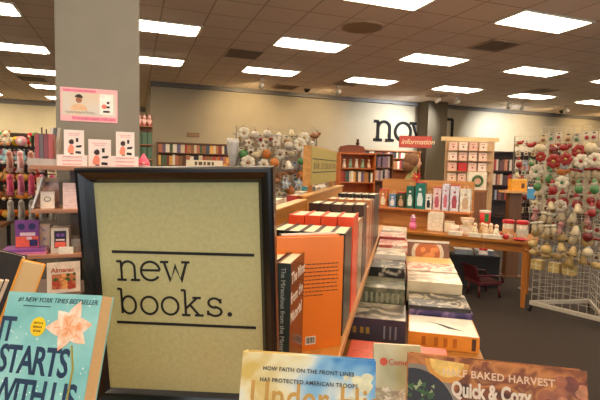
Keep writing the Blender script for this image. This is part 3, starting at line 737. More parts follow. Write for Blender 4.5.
# dark upright books, left end of the top shelf
zb=ztop
x0=onY(34,160,SY+.1).x
for i in range(2):
    book('grey flat hardcover %s below the upright maroon books'%('lowest' if i==0 else 'second'),(onY(46,160,SY+.15).x,SY+.12,zb+i*.022),0,.0215,.14,.19,mat('b8b0a8',.5),PG,'grey hardcovers lying at top shelf end',flat=True)
cols=[('9a2c26','maroon'),('5c4a44','taupe'),('7c2420','wine red'),('a83c34','brick red')]
for i,(hx,n_) in enumerate(cols):
    book('%s upright hardcover at left end of the top shelf'%n_,(x0+.022+i*.027,SY+.14,zb+.0445),0,.025,.13,.165,D_(hx),PG,'upright hardcovers at the top shelf end')
for i,(hx,n_) in enumerate((('c8c0b4','pale grey'),('4c4842','dark grey'),('b0a898','warm grey'))):
    b=book('tall %s leaning hardcover beside the left white paperback'%n_,(onY(50+i*3.6,166,SY+.2).x-.02,SY+.28,zb+.002),0,.020,.11,.262,D_(hx),PG,'tall leaning hardcovers',rot=(0,R(7),0))
# pink gnome on the right end of the top shelf
p=onY(143.5,166,SY+.12)
t=thing('gnome_figure','pink cone hatted gnome standing at the shelf top right of the white books','gnome figurine',(p.x,SY+.12,ztop))
build('hat',MB().lathe([(.048,.02),(.042,.035),(.022,.07),(.004,.10)],14),mat('e0607a',.7),t,smooth=True)
build('body',MB().lathe([(.040,0),(.045,.01),(.04,.03),(.03,.04)],14),mat('e8a0a8',.8),t,smooth=True)
build('nose',MB().ball((0,-.045,.03),.008,8),mat('e8c0a0',.6),t,smooth=True)
# middle shelf
def facing_at(label,xl,xr,yt,yb,z,dy,th,m,group=None,soft=False,roll=0,lean=0):
    A=onY(xl,yb,SY+dy); B=onY(xr,yb,SY+dy); W=B.x-A.x; ht=onY((xl+xr)/2,yt,SY+dy).z-z
    return facing_book(label,((A.x+B.x)/2,SY+dy),0,W,ht,th,z,m,soft=soft,group=group,roll=roll,lean=lean),W,ht
b,W,H=facing_at('large peach picture book standing behind a small white book',37,59,177.5,208,z1,.20,.02,art('peach_cover',[(.3,'6a4a48'),(.5,'d8a890'),(.65,'eac8a8'),(.8,'b07a68')],9,3,.6))
build('title_band',MB().box(-W/2,W/2,-.0005,0,H-.03,H-.002),mat('e0c0a0',.5),b)
b,W,H=facing_at('small white book with grey round emblem on the middle shelf',40.5,54.5,191.5,208,z1,.08,.015,mat('f0e4d4',.5))
g=MB(); 
for i in range(20):
    a0,a1=i*18,(i+1)*18; g.add([(.022*math.cos(R(a0)),-.0006,H*.55+.018*math.sin(R(a0))),(.022*math.cos(R(a1)),-.0006,H*.55+.018*math.sin(R(a1))),(.015*math.cos(R(a1)),-.0006,H*.55+.012*math.sin(R(a1))),(.015*math.cos(R(a0)),-.0006,H*.55+.012*math.sin(R(a0)))],[(0,1,2,3)])
build('ring_print',g,mat('8a8478',.6),b)
b,W,H=facing_at('pale pink gridded calendar standing at right on the middle shelf',63,80,183,208,z1,.06,.02,mat('f0d4d0',.5))
k=MB()
for i in range(1,9): k.box(-W/2+.005,W/2-.005,-.0004,0,H*i/9,H*i/9+.0015)
build('grid_print',k,mat('d8a8a8',.6),b)
b=book('silver slim book leaning at the middle shelf left end',(onY(33.5,208,SY+.1).x,SY+.12,z1+.004),0,.012,.14,.22,mat('d8d8dc',.35),PG,None,rot=(0,R(17),0))
for i,(hx,n_,ht) in enumerate((('1a8a78','teal',.14),('b83050','crimson',.13),('d8b090','peach',.12))):
    pass
# lower shelf
b,W,H=facing_at('purple and orange novel standing on flat pink books, lower shelf',15.5,39,220.5,250,z2+.036,.10,.03,mat('7c3c8c',.35,0,.1,14))
k=MB(); k.box(-W/2+.002,W/2-.002,-.0005,0,.005,H*.42,0); k.box(-W*.3,W*.35,-.0009,-.0005,H*.44,H*.56,1); k.box(-W*.02,W*.2,-.0009,-.0005,H*.3,H*.4,1)
k.prism(disc(-W*.24,H*.78,W*.16),-.0008,-.0003,2); k.prism(disc(W*.22,H*.78,W*.16),-.0008,-.0003,2); k.box(W*.1,W*.45,-.0007,-.0004,H*.05,H*.3,2)
build('cover_print',k,[mat('f0604a',.4),mat('f0d0d8',.4),mat('2c2060',.4)],b)
for i,(hx,n_) in enumerate((('d87aa8','pink'),('8a4a9c','violet'))):
    book('%s flat book under the upright purple novel'%n_,(onY(26,252,SY+.12).x,SY+.12,z2+i*.018),0,.0175,.17,.27-.02*i,D_(hx),PG,None,flat=True)
b,W,H=facing_at('cream and lilac patterned book between the purple novel and boxed set',40,50,224,253,z2,.16,.02,art('lilac_cover',[(.3,'8a6a80'),(.5,'d8c0b0'),(.62,'e0b870'),(.8,'7a5a90')],18,3,.5))
bx=thing('boxed_set','white slipcase boxed set with small purple picture on the lower shelf','boxed set',(onY(60,253,SY+.05).x,SY+.05,z2))
build('slipcase',MB().box(-.055,.055,0,.12,0,onY(60,228,SY+.05).z-z2),mat('d8cabc',.5),bx)
h_=onY(60,228,SY+.05).z-z2
build('picture_panel',MB().box(-.034,.04,-.0006,0,.035,h_-.02),mat('2a2030',.4),bx)
k=MB(); k.box(-.03,.036,-.001,-.0006,.04,h_*.45,0); k.box(-.025,.03,-.001,-.0006,h_*.5,h_*.56,1); k.prism(disc(-.01,h_*.72,.012),-.001,-.0006,2); k.prism(disc(.018,h_*.72,.012),-.001,-.0006,2)
build('cover_print',k,[mat('e8604a',.4),mat('f0d8d8',.4),mat('7a4a9c',.4)],bx)
tg=thing('price_card','small white folded card in front of the boxed set','card',(onY(66,254,SY+.02).x,SY+.02,z2))
build('card',MB().add([(-.045,0,0),(.045,0,0),(.045,.02,.045),(-.045,.02,.045),(-.045,.024,.045),(.045,.024,.045),(.045,.03,0),(-.045,.03,0)],[(0,1,2,3),(3,2,5,4),(4,5,6,7),(0,7,6,1),(0,3,4,7),(1,6,5,2)]) or MB().box(-.045,.045,0,.02,0,.045),mat('f0e8d8',.5),tg)
tt=thing('glass_jar','small clear glass jar at the right end of lower shelf','jar',(onY(76,254,SY+.1).x,SY+.1,z2))
build('glass',MB().lathe([(.03,0),(.035,.01),(.035,.08),(.025,.095)],14),mat('a8a098',.1,0,.05,5,0,0,.5),tt,smooth=True); build('lid',MB().lathe([(.028,.0955),(.028,.11)],14),mat('8a8478',.3,.7),tt)

# lower left near table with leaning books
LT=.93
pL=onZ(60,292,LT)
t=thing('side_table','low dark wooden table holding three books at far left','table',(0,0,0))
a0=onZ(-45,292,LT); 
cxy=(onZ(-30,293,LT)+onZ(75,293,LT))/2
t.location=(cxy.x,cxy.y,0); t.rotation_euler=(0,0,R(-20))
build('tabletop',MB().box(-.40,.26,-.10,.26,LT-.03,LT-.0005),wood('4a3424',.5,'X'),t)
for x in(-.37,.23):
    for y in(-.07,.23): build('leg',MB().taper(x,y,0,LT-.03,.018,.025),wood('4a3424',.5,'Z'),t)
fa=R(-20)
def facing_px(label,pa,pb,z0,yt,th,m,lean=0,roll=0,**k):
    A=onZ(pa[0],pa[1],z0); B=onZ(pb[0],pb[1],z0); c=(A+B)/2
    tt=(c-CP).dot(_F); H=(pa[1]+pb[1]-2*yt)/2/FPX*tt/max(.9,1)
    a=math.atan2((B-A).y,(B-A).x)
    return facing_book(label,c,a,(B-A).length,H,th,z0,m,lean=lean,roll=roll,**k),(B-A).length,H
b,W,H=facing_px('white almanac with vegetable picture leaning at far left below shelf unit',(47,294),(80.5,291),LT,262.5,.03,mat('ecd8c4',.4),lean=R(8))
k=MB(); k.box(-W*.36,W*.36,-.0006,0,H*.12,H*.62,0)
rr=random.Random(9)
for i in range(34):
    x=rr.uniform(-W*.32,W*.32); z=H*rr.uniform(.16,.6); r0=rr.uniform(.006,.013); k.prism(disc(x,z,r0,10),-.0008-.00001*i,-.0006,(1 if z>H*.36 else 2) if abs(x)>.014 else 3)
build('vegetable_print',k,[mat('c8784a',.5),mat('3c5a24',.5),mat('b8452c',.5),mat('f0a860',.5)],b)
text(b,'Almanac',.030,mat('b8542c',.5),(-W*.38,-.0004,H*.68),offset=.0008,spacing=.95)
# yellow covered book, pages towards viewer, leaning
NZ=1.05
q0=PT(-12,330,1.15)
t=thing('side_stand','small dark stand holding leaning books behind the teal paperback','stand',(q0.x,q0.y,0),R(-22))
build('top',MB().box(-.17,.17,-.12,.12,NZ-.02,NZ-.0005),wood('4a3424',.5,'X'),t); build('pedestal',MB().box(-.10,.10,-.08,.08,.03,NZ-.0205),wood('4a3424',.5,'Z'),t); build('foot',MB().box(-.15,.15,-.11,.11,0,.03),wood('4a3424',.5,'X'),t)
def fore_edge(label,px,py,tt,H,thk,wd_,cover,lean,pg='e8cc98',grp=None,az=-12,fwd=9):
    """page edges face the viewer; px,py = where the middle of the book's top edge shows"""
    top=PT(px,py,tt); M=lean_matrix((az,fwd,lean)); c=top-M@Vector((0,0,H))
    b=MB(); b.box(-thk/2,-thk/2+.003,0,wd_,0,H); b.box(thk/2-.003,thk/2,0,wd_,0,H); b.box(-thk/2+.003,thk/2-.003,wd_-.003,wd_,0,H)
    t=thing('book',label,'book',c,0,grp,M.to_euler()); build('cover',b,cover,t)
    build('pages',MB().box(-thk/2+.003,thk/2-.003,.004,wd_-.003,.003,H-.003),pages_mat(pg),t); return t
fore_edge('yellow hardcover leaning with its cream page edges towards the viewer',34,262,1.2,.225,.056,.075,mat('f4a51c',.4),19)
bk=PT(4,252,1.34); M=lean_matrix((20,8,12)); H=.29
bb=thing('book','black hardcover with pale blue lettering at the far left edge','book',bk-M@Vector((0,0,H)),0,None,M.to_euler()); build('cover',MB().box(-.13,.055,0,.003,0,H).box(-.13,.055,.022,.025,0,H),mat('2e2824',.5),bb); build('pages',MB().box(-.128,.052,.003,.022,.003,H-.003),PG,bb)
text(bb,'TO',.06,mat('8aa0d8',.5),(-.115,-.0004,H-.080),offset=.003)
for i in range(2):
    fore_edge('thin cream edged book, %s of two beside the teal paperback'%nth(i),1.5+i*5.5,281,1.02,.19,.007,.06,mat('c8b49c',.5),21,'f4e8d4','thin books at left edge')

# column poster
PY=3.949
A=onY(60,86.5,PY); B=onY(117.5,91.5,PY); Cc=onY(117.5,123.5,PY); Dd=onY(61,120.5,PY)
t=thing('wall_poster','pink and cream event poster with portrait fixed to the grey column','poster',(A.x,PY,Dd.z))
W=B.x-A.x; H=A.z-Dd.z
build('sheet',MB().box(0,W,-.004,0,0,H),mat('f0b4b8',.4,0,.04),t)
k=MB(); k.box(.01,W*.97,-.0046,-.004,H*.18,H*.86,0); k.box(W*.05,W*.62,-.005,-.0046,H*.88,H*.95,3)
k.box(W*.2,W*.97,-.005,-.0046,H*.05,H*.14,3)
build('print_panel',k,[art('poster_cream',[(.3,'e0c8a8'),(.6,'d8d0c4'),(.8,'ece0d0')],5,2,.4),mat('a87850',.5),mat('3a2820',.5),mat('e07a98',.5)],t)
k=MB(); cx=W*.32; k.prism([(cx-.06,H*.33),(cx+.06,H*.33),(cx+.05,H*.45),(cx+.02,H*.52),(cx-.02,H*.52),(cx-.05,H*.45)],-.0052,-.0047,0)
k.prism(disc(cx,H*.64,.022),-.0056,-.0052,1); k.prism(disc(cx,H*.70,.028,20,0,180),-.006,-.0056,2)
build('portrait_print',k,[mat('e0b890',.5),mat('a87050',.5),mat('2c201a',.6)],t)
k=MB(); k.box(W*.68,W*.92,-.0056,-.0047,H*.25,H*.86)
pc=build('book_print',k,mat('f8eee8',.5),t)
k=MB(); k.prism(disc(W*.76,H*.48,.018),-.0062,-.0057,0); k.box(W*.74,W*.86,-.0062,-.0057,H*.30,H*.36,1); k.box(W*.80,W*.86,-.0062,-.0057,H*.44,H*.50,1); k.prism(disc(W*.83,H*.6,.01),-.0062,-.0057,1)
build('couple_print',k,[mat('f08068',.5),mat('2a2024',.6)],pc)
pts=[(W*(.08+.52*i/40),-.0064,H*.27+.008*math.sin(i*1.7)*(1 if i%3 else 1.7)) for i in range(41)]
build('script_line',MB().tube(pts,.0012,4),mat('4a3c34',.6),t)

# ================================================================== soft toys and seasonal goods at far left
PC={}
def plush_mesh(c1,c2,kind):
    key=(c1,c2,kind)
    if key in PC: return PC[key]
    a=MB()
    if kind=='plush':
        a.ball((0,0,.055),.055,12,0,(1,.8,1)); a.ball((0,-.005,.13),.042,12,0)
        for s in(-1,1): a.ball((s*.032,0,.168),.017,8,1); a.ball((s*.055,-.02,.075),.02,8,0,(1,1,1.5)); a.ball((s*.035,-.05,.015),.022,8,1)
        a.ball((0,-.042,.122),.016,8,1)
    elif kind=='pumpkin':
        for i in range(8):
            q=i*math.pi/4; a.ball((.032*math.cos(q),.032*math.sin(q),.045),.04,8,0,(.8,.8,1.1))
        a.tube([(0,0,.08),(.004,0,.10),(.012,0,.115)],[.01,.008,.006],6,1)
    elif kind=='cushion':
        a.ball((0,0,.06),.075,12,0,(1,.5,.8)); a.ball((0,-.03,.06),.03,8,1,(1,.4,1))
    elif kind=='slipper':
        for s in(-1,1): a.ball((s*.035,0,.035),.032,10,0,(1,1.9,.9)); a.ball((s*.035,-.05,.045),.018,8,1)
    elif kind=='scarf':
        a.tube([(-.004,.0,-.02),(.004,-.004,.05),(-.002,0,.10),(0,0,.14),(0,0,.16)],[.036,.034,.032,.03,.012],10,0)
        a.tube([(.014,-.026,.01),(.01,-.028,.08),(.0,-.02,.14)],[.02,.018,.016],8,1); a.ball((0,-.02,.125),.024,8,1)
    m=a.mesh(kind,[mat(c1,.95,0,.2,60,.3),mat(c2,.9)],True); PC[key]=m; return m
def seasonal():
    Y=5.0
    x0=onY(-40,200,Y).x; x1=onY(43,200,Y).x
    t=thing('tiered_rack','dark wire rack on a wheeled table stacked with soft toys','display rack',(x0,Y,0))
    W=x1-x0; wires=mat('2a241e',.5,.5)
    zs=[.98,1.15,1.32,1.49,1.66]
    build('tabletop',MB().box(-.02,W-.28,-.28,.24,.93,.965),wood('6a4426',.5,'X'),t)
    for x in(.02,W-.33):
        for y in(-.24,.18):
            l=build('leg',MB().box(x-.015,x+.015,y-.015,y+.015,.06,.93),wires,t)
            build('caster',MB().lathe([(.03,-.012),(.03,.012)],12,(x,y,.03),None,'X'),mat('14110f',.5),l)
    build('wire_shelf',MB().box(0,W,.0,.24,.966,.975),wires,t)
    for z in zs[1:]:
        k=MB(); k.box(0,W,.0,.006,z-.01,z); k.box(0,W,.234,.24,z-.01,z); n=int(W/.05)
        for i in range(n+1): k.box(i*W/n-.002,i*W/n+.002,.006,.234,z-.006,z)
        build('wire_shelf',k,wires,t)
    build('backboard',MB().box(0,W,.242,.25,.97,1.80),mat('4a3a30',.8),t)
    for x in(0,W):
        for y in(0,.24): build('post',MB().tube([(x,y,.97 if x<W-.1 else .97),(x,y,1.85)],.006),wires,t)
    rows=[[('e8842c','7a3a14','pumpkin','orange'),('d8a848','7a4a20','pumpkin','ochre'),('c8641c','4a2a14','pumpkin','burnt orange')],
          [('e08a30','5a2c14','pumpkin','bright orange'),('e0c070','c0392b','cushion','yellow'),('8a5a34','d8b890','plush','brown')],
          [('d8a060','8a2a20','plush','honey brown'),('e0b050','3c6a34','cushion','mustard'),('b8342c','e8d8c0','plush','red')],
          [('1e2c5c','e8e0d0','cushion','navy blue'),('a8d0d8','e8e8e0','plush','pale blue'),('e4e0d0','b04040','plush','white'),('c87888','f0d0d0','plush','dusty pink')],
          [('c8202c','e8d8b0','plush','scarlet'),('e8c83a','4a8a3a','cushion','lemon yellow'),('5c9a58','e8e0c0','plush','leaf green'),('e8a0a8','f0e8e0','cushion','rose pink'),('f0e0c0','d08a5a','plush','cream')]]
    words={'plush':'soft toy','cushion':'small cushion','pumpkin':'fabric pumpkin'}
    for r_,(z,kinds) in enumerate(zip(zs,rows)):
        n=10
        for i in range(n):
            if r_==0 and (i+.5)*W/n > W-.36: pass
            c1,c2,kd,cn=kinds[(i*2+r_)%len(kinds)]
            o=obj({'plush':'plush_toy','cushion':'cushion','pumpkin':'fabric_pumpkin'}[kd],plush_mesh(c1,c2,kd),None,(x0+.06+i*(W-.12)/(n-1),Y+(.05 if i%2 else .165),z+.010),(0,0,rnd.uniform(-.4,.4))); o.scale=(.78,)*3
            tag(o,'%s %s, %s from the left on the %s tier of the toy rack'%(cn,words[kd],nth(i),('lowest','second','third','fourth','top')[r_]),words[kd],'soft goods on the toy rack')
    # scarves and slippers on a hook bar at the right end
    t2=thing('hook_stand','thin metal stand holding pink scarves and grey slippers left of shelf unit','hook stand',(onY(33,200,4.6).x,4.6,0))
    build('pole',MB().tube([(0,.03,.03),(0,.03,1.75)],.012),wires,t2); build('base',MB().lathe([(.18,0),(.18,.02),(.03,.035)],20,(0,.03,0)),wires,t2)
    for z in(1.20,1.42,1.62): build('hook_bar',MB().tube([(-.18,0,z),(.18,0,z)],.005),wires,t2)
    for r_,(z,cs) in enumerate(((1.20,(('b8b0a8','8a8078','grey'),)),(1.42,(('e0708a','c04060','pink'),('e8a0b0','b05070','light pink'))),(1.62,(('d8b0a0','a86a5a','peach'),('f0d8d0','d08a8a','cream pink'))))):
        for i in range(5):
            c1,c2,cn=cs[i%len(cs)]
            o=obj('scarf',plush_mesh(c1,c2,'scarf'),None,(t2.location.x-.16+i*.08,4.552,z-.16)); o.scale=(.75,.9,1)
            tag(o,'%s scarf, %s from the left on the %s bar of the hook stand'%(cn,nth(i),('lowest','middle','top')[r_]),'scarf','scarves on the hook stand')
seasonal()

# green plaid rack behind the shelf unit
p=onY(144.5,166,6.2)
t=thing('tall_rack','tall narrow rack with green plaid boxes just right of the near column','display rack',(p.x,6.2,0))
build('backboard',MB().box(-.10,.10,.13,.145,0,2.12),wood('8a5a34',.5,'Z'),t)
build('base',MB().box(-.12,.12,-.02,.15,0,.06),wood('8a5a34',.5,'X'),t)
zr=[1.40,1.585,1.77]; 
for z in zr+[2.0]: build('shelf',MB().box(-.10,.10,0,.13,z-.012,z-.0005),wood('a8704a',.5,'X'),t)
plaid=art('green_plaid',[(.35,'1c3018'),(.5,'4a6a34'),(.6,'2a4424'),(.75,'7a8a50')],40,2,.2)
for j,z in enumerate(zr):
    for i in range(3):
        o=obj('gift_tin',MB().box(-.028,.028,0,.10,0,.15).mesh('gift_tin',plaid),None,(p.x-.064+i*.064,6.21,z)); tag(o,'green plaid box, %s from the left on the %s shelf of the tall rack'%(nth(i),('lower','middle','upper')[j]),'gift box','green plaid boxes')
for i in range(3):
    o=obj('soft_toy',plush_mesh('e8c0b8','c86a70','plush'),None,(p.x-.062+i*.062,6.25,2.008)); o.scale=(.38,.5,.75); tag(o,'pale pink soft toy, %s from the left atop the tall green rack'%nth(i),'soft toy','pink toys on the tall rack')

# ================================================================== bookcases at the back
PAL=[('7a2c22','dark red'),('a8703a','tan'),('2c3038','charcoal'),('5a3a26','brown'),('c8b898','cream'),('3c4c5c','slate blue'),('8a5a34','chestnut'),('a83a2c','brick red'),('d8a04a','mustard'),('4a5a3c','olive green'),('6a5a7a','plum'),('e0d4c0','off white'),('1e1a18','black'),('b06a4a','rust')]
def bookcase(label,where,x,y,rz,W,H,shelves,D=.3,wd=wood('6a4226',.5,'Z'),fill=(0,99),th=(.03,.055),pal=PAL,seed=1,gh=.27,stock=True):
    t=thing('bookcase',label,'bookcase',(x,y,0),rz)
    for s in(0,1): build('side_panel',MB().box(s*(W-.025),s*(W-.025)+.025,0,D,0,H),wd,t)
    build('back_panel',MB().box(.025,W-.025,D-.012,D,0,H),wd,t)
    build('top_panel',MB().box(-.01,W+.01,-.01,D,H+.0005,H+.03),wd,t)
    for z in shelves: build('shelf',MB().box(.0255,W-.0255,.0,D-.0125,z-.022,z),wd,t)
    rr=random.Random(seed); c,s_=math.cos(rz),math.sin(rz)
    for j,z in enumerate(shelves):
        if not (fill[0]<=j<fill[1]): continue
        top=(shelves[j+1]-.022 if j+1<len(shelves) else H)-z
        q=.035; i=0
        while q<W-.03-th[1]:
            tb=round(rr.choice((th[0],(th[0]+th[1])/2,th[1])),3); ht=min(top-.015,round(rr.choice((gh,gh-.03,gh-.015)),3)); hx,cn=rr.choice(pal)
            lx,ly=q+tb/2,.10
            small_book('%s book, %s from left on %s shelf, %s'%(cn,nth(i) if i<58 else 'far', ('lowest','second','third','fourth','fifth','sixth','seventh')[j],where),
                (x+c*lx-s_*ly,y+s_*lx+c*ly,z+.0008),rz,tb,.15,ht,mat(hx,.5),'books in %s'%where)
            q+=tb+.002; i+=1
    return t
A=onY(157,150,12.2); B=onY(241,150,12.2); ht=onY(200,144.5,12.2).z
bookcase('very long dark wooden bookcase against the beige wall behind the framed sign','the long back wall bookcase',A.x,12.2,0,B.x-A.x,ht,[.1,.45,.8,1.15,1.48,1.80],th=(.06,.095),fill=(4,6),seed=3,gh=.27)
# display table with sign board before it
A=onY(184,160,11.3); B=onY(233,160,11.3)
t=thing('display_stand','low display stand with white header board before the long bookcase','display stand',(A.x,11.3,0)); W=B.x-A.x
build('base',MB().box(0,W,0,.4,0,1.35),wood('7a4a2a',.5,'X'),t); build('header_board',MB().box(.05,W-.25,.0,.02,1.46,1.62),mat('e0d4bc',.5),t)
for x in(.1,W-.35): build('post',MB().box(x,x+.03,.021,.04,1.351,1.60),wood('7a4a2a',.5,'Z'),t)
k=MB(); rr=random.Random(8); x=.25
while x<W-.45: l=rr.uniform(.05,.09); k.box(x,x+l,-.002,-.0005,1.50,1.585); x+=l+.03
build('lettering_blocks',k,mat('5a4a3a',.6),t)
for i in range(12):
    hx,cn=PAL[(i*5)%len(PAL)]
    facing_book('%s face-out book, %s from left along the low display stand'%(cn,nth(i)),(A.x+.08+i*(W-.16)/11,11.45),0,.10,.17+.02*(i%3),.03,1.351,mat(hx,.5),group='face-out books on the display stand')
# back centre bookcases
A=onY(343,150,12.1); B=onY(421,150,12.1)
bookcase('wide orange brown bookcase against the wall below the black word','the centre wall bookcase',A.x,12.1,0,B.x-A.x,onY(380,151,12.1).z,[.1,.45,.82,1.18,1.52,1.84],D=.3,wd=wood('a05c2a',.5,'Z'),fill=(4,6),th=(.05,.085),seed=5,gh=.26)
A=onY(340,156,8.4); 
bookcase('medium orange wood bookcase behind the tan header sign, top shelf of figures','the orange middle bookcase',A.x,8.4,R(-8),.75,1.80,[.1,.5,.9,1.25,1.53],D=.3,wd=wood('c0662a',.45,'Z'),fill=(3,4),th=(.03,.055),seed=6,gh=.22)
for i,(hx,cn) in enumerate((('e8dcc8','white'),('8ab09a','pale green'),('e0d8c8','ivory'),('8aa88a','sage green'),('d8b090','peach'))):
    c,s_=math.cos(R(-8)),math.sin(R(-8)); lx=.12+i*.13
    t=thing('figurine','%s figurine, %s from the left on the orange bookcase upper shelf'%(cn,nth(i)),'figurine',(A.x+c*lx-s_*.1,8.4+s_*lx+c*.1,1.531),0,'figurines on the orange bookcase')
    build('body',MB().lathe([(.035,0),(.04,.02),(.025,.1),(.02,.13)],12),mat(hx,.4),t,smooth=True); build('head',MB().ball((0,0,.155),.026,10),mat(hx,.4),t,smooth=True)
t=thing('carved_chest','rounded brown wooden chest with small bear figure on the orange bookcase','chest',(A.x+.30,8.50,1.8305),R(-8))
build('body',MB().box(-.25,.25,-.08,.08,0,.08),wood('7a3c20',.5,'X'),t)
build('lid',MB().prism([(-.25,.081),(.25,.081),(.22,.13),(.1,.155),(-.1,.155),(-.22,.13)],-.08,.08),wood('7a3c20',.5,'X'),t)
b=build('bear_figure',MB().ball((.12,0,.19),.04,10).ball((.12,-.01,.245),.028,10).ball((.10,0,.27),.01,6).ball((.14,0,.27),.01,6),mat('4a2c1a',.9),t,smooth=True)
A=onY(369,156,9.6)
bookcase('narrow bookcase of purple and grey books left of the information sign','the narrow purple bookcase',A.x,9.6,R(-6),.62,1.85,[.1,.5,.9,1.25,1.56],D=.28,wd=wood('8a5a3a',.5,'Z'),fill=(3,5),th=(.035,.05),pal=[('8a6a80','mauve'),('b8a8a0','warm grey'),('6a4a6a','purple'),('2a2a34','dark navy'),('c8a8a0','dusty rose')],seed=9,gh=.26)
# right back
A=onY(486,152,8.6); 
bookcase('dark wooden bookcase on the right behind the card rack','the right rear bookcase',A.x,8.6,R(-24),1.15,onY(500,153,8.6).z,[.1,.5,.88,1.22,1.55],D=.3,wd=wood('3c2418',.5,'Z'),fill=(2,5),th=(.04,.065),pal=[('5a2a22','oxblood'),('a83a34','red'),('3a2420','dark brown'),('c8b8a8','cream'),('8a9ab0','blue grey'),('4a3a3a','charcoal'),('b87a5a','clay'),('6a4040','wine')],seed=11,gh=.25)

# ================================================================== ornaments
OM={}
MUTE={'f0e6d4':'cabfa8','e8d8b8':'bfae8a','d8cabc':'b0a494','c0ccd4':'a4b0b8','b82420':'8e201c','8a2420':'6a1c18','e8862c':'c0702c','e8a8a0':'b8847c','dcc080':'b89a60','d8b060':'a88848'}
def orn(kind,c1,c2):
    c1,c2=MUTE.get(c1,c1),MUTE.get(c2,c2)
    key=(kind,c1,c2)
    if key in OM: return OM[key]
    a=MB(); L=.018
    a.tube([(0,0,0),(0,0,-L)],.0012,4,2)
    if kind=='ball': a.ball((0,0,-L-.036),.032,12,0); a.lathe([(.009,-.008),(.009,.004)],8,(0,0,-L),1)
    elif kind=='bell': a.lathe([(.004,0),(.014,-.006),(.02,-.03),(.034,-.052),(.032,-.053)],12,(0,0,-L),0); a.ball((0,0,-L-.056),.008,8,1)
    elif kind=='box': a.box(-.028,.028,-.028,.028,-L-.056,-L,0); a.box(-.006,.006,-.0285,.0285,-L-.0565,-L+.001,1); a.box(-.0285,.0285,-.0286,-.028,-L-.034,-L-.022,1)
    elif kind=='card': a.box(-.03,.03,-.002,.002,-L-.085,-L,0); a.ball((0,-.010,-L-.052),.018,8,1,(1,.6,1)); a.box(-.012,.012,-.003,-.002,-L-.018,-L-.008,3)
    elif kind=='santa':
        a.ball((0,0,-L-.07),.028,10,0,(1,.8,1.1)); a.ball((0,0,-L-.035),.017,8,1); a.lathe([(.018,-.03),(.012,-.015),(.002,.002)],10,(0,0,-L),0); a.lathe([(.020,-.034),(.020,-.028)],10,(0,0,-L),1)
    elif kind=='star':
        P=[(.038*(1 if i%2==0 else .42)*math.sin(i*math.pi/5),-L-.036+.038*(1 if i%2==0 else .42)*math.cos(i*math.pi/5)) for i in range(10)]
        a.prism(P,-.004,.004,0); a.ball((0,-.004,-L-.036),.01,8,1)
    elif kind=='mitten':
        a.ball((-.018,0,-L-.045),.02,8,0,(1,.6,1.5)); a.ball((.02,0,-L-.045),.02,8,0,(1,.6,1.5)); a.box(-.036,.0,-.011,.011,-L-.022,-L-.008,1); a.box(.002,.038,-.011,.011,-L-.022,-L-.008,1)
    elif kind=='flower':
        for i in range(7):
            q=i*2*math.pi/7; a.ball((.026*math.cos(q),-.006,-L-.04+.026*math.sin(q)),.019,8,0,(1,.35,1))
        a.ball((0,-.014,-L-.04),.010,8,1)
    elif kind=='bird': a.ball((0,0,-L-.035),.026,10,0,(1.3,.7,.8)); a.ball((.032,0,-L-.02),.014,8,0); a.prism([(-.03,-L-.04),(-.06,-L-.02),(-.055,-L-.045)],-.004,.004,1)
    elif kind=='tassel': a.lathe([(.006,0),(.022,-.02),(.012,-.045),(.018,-.07),(.024,-.09)],10,(0,0,-L),0); a.lathe([(.024,-.02),(.024,-.026)],10,(0,0,-L),1)
    m=a.mesh(kind+'_ornament',[mat(c1,.35,0,.12,40),mat(c2,.4),mat('8a8078',.4,.5),mat('2a2420',.6)],kind not in('box','card','star'))
    OM[key]=m; return m
WORD={'flower':'flower ornament','ball':'ball ornament','bell':'bell ornament','box':'box ornament','card':'carded ornament','santa':'elf ornament','star':'star ornament','mitten':'mitten ornament','bird':'bird ornament','tassel':'finial ornament'}
CN={'f0e6d4':'white','e8d8b8':'cream','d8b060':'gold','b82420':'red','8a2420':'dark red','e8862c':'orange','c0ccd4':'pale blue','4a7a44':'green','e8a8a0':'pink','a8a8ac':'silver','8a5a34':'brown','dcc080':'pale gold','5a3a28':'dark brown','d8cabc':'beige'}
def gridwall(W,z0,z1,sp=.075,r=.0017):
    k=MB(); n=round(W/sp); 
    for i in range(n+1): x=i*W/n; k.box(x-r,x+r,-r,r,z0,z1)
    m=round((z1-z0)/sp)
    for j in range(m+1): z=z0+j*(z1-z0)/m; k.box(0,W,-r,r,z-r,z+r)
    return k
def hang(o0,u,nrm,W,rows,where,grp,seed,cols,off=.03,sc0=1.15):
    """rows: (z, [(kind,c1,c2)...])"""
    rr=random.Random(seed); rz=math.atan2(u.y,u.x)
    for j,(z,ks) in enumerate(rows):
        for i in range(cols):
            kd,c1,c2=ks[rr.randrange(len(ks))]
            p=o0+u*(W*(i+.5)/cols+rr.uniform(-.006,.006))+nrm*off
            o=obj(kd+'_ornament',orn(kd,c1,c2),None,(p.x,p.y,z+rr.uniform(-.01,.01)-(.02*(i%2) if sc0>1.4 else 0)),(0,rr.uniform(-.22,.22),rz))
            sc=rr.uniform(sc0*.78,sc0*1.08); o.scale=(sc,sc,sc)
            if off>.05: build('hook',MB().tube([(0,.002/sc,-.001),(0,(off-.004)/sc*.98,.004)],.0014,4),mat('8a8078',.4,.5),o)
            tag(o,'%s%s %s, %s from left in %s row, %s'%('large ' if sc0>1.4 else '',CN[c1],WORD[kd],nth(i),nth(j),where),'ornament',grp)
def cards(z0,z1,n):
    CK=[('card','f0e6d4','b82420'),('card','e8d8b8','8a5a34'),('card','f0e6d4','d8b060'),('card','d8cabc','4a7a44'),('card','f0e6d4','5a3a28'),('card','c0ccd4','a8a8ac')]
    return [(z0+(z1-z0)*i/(n-1),CK[(i%3):(i%3)+4]) for i in range(n)]
white='c8bca8'
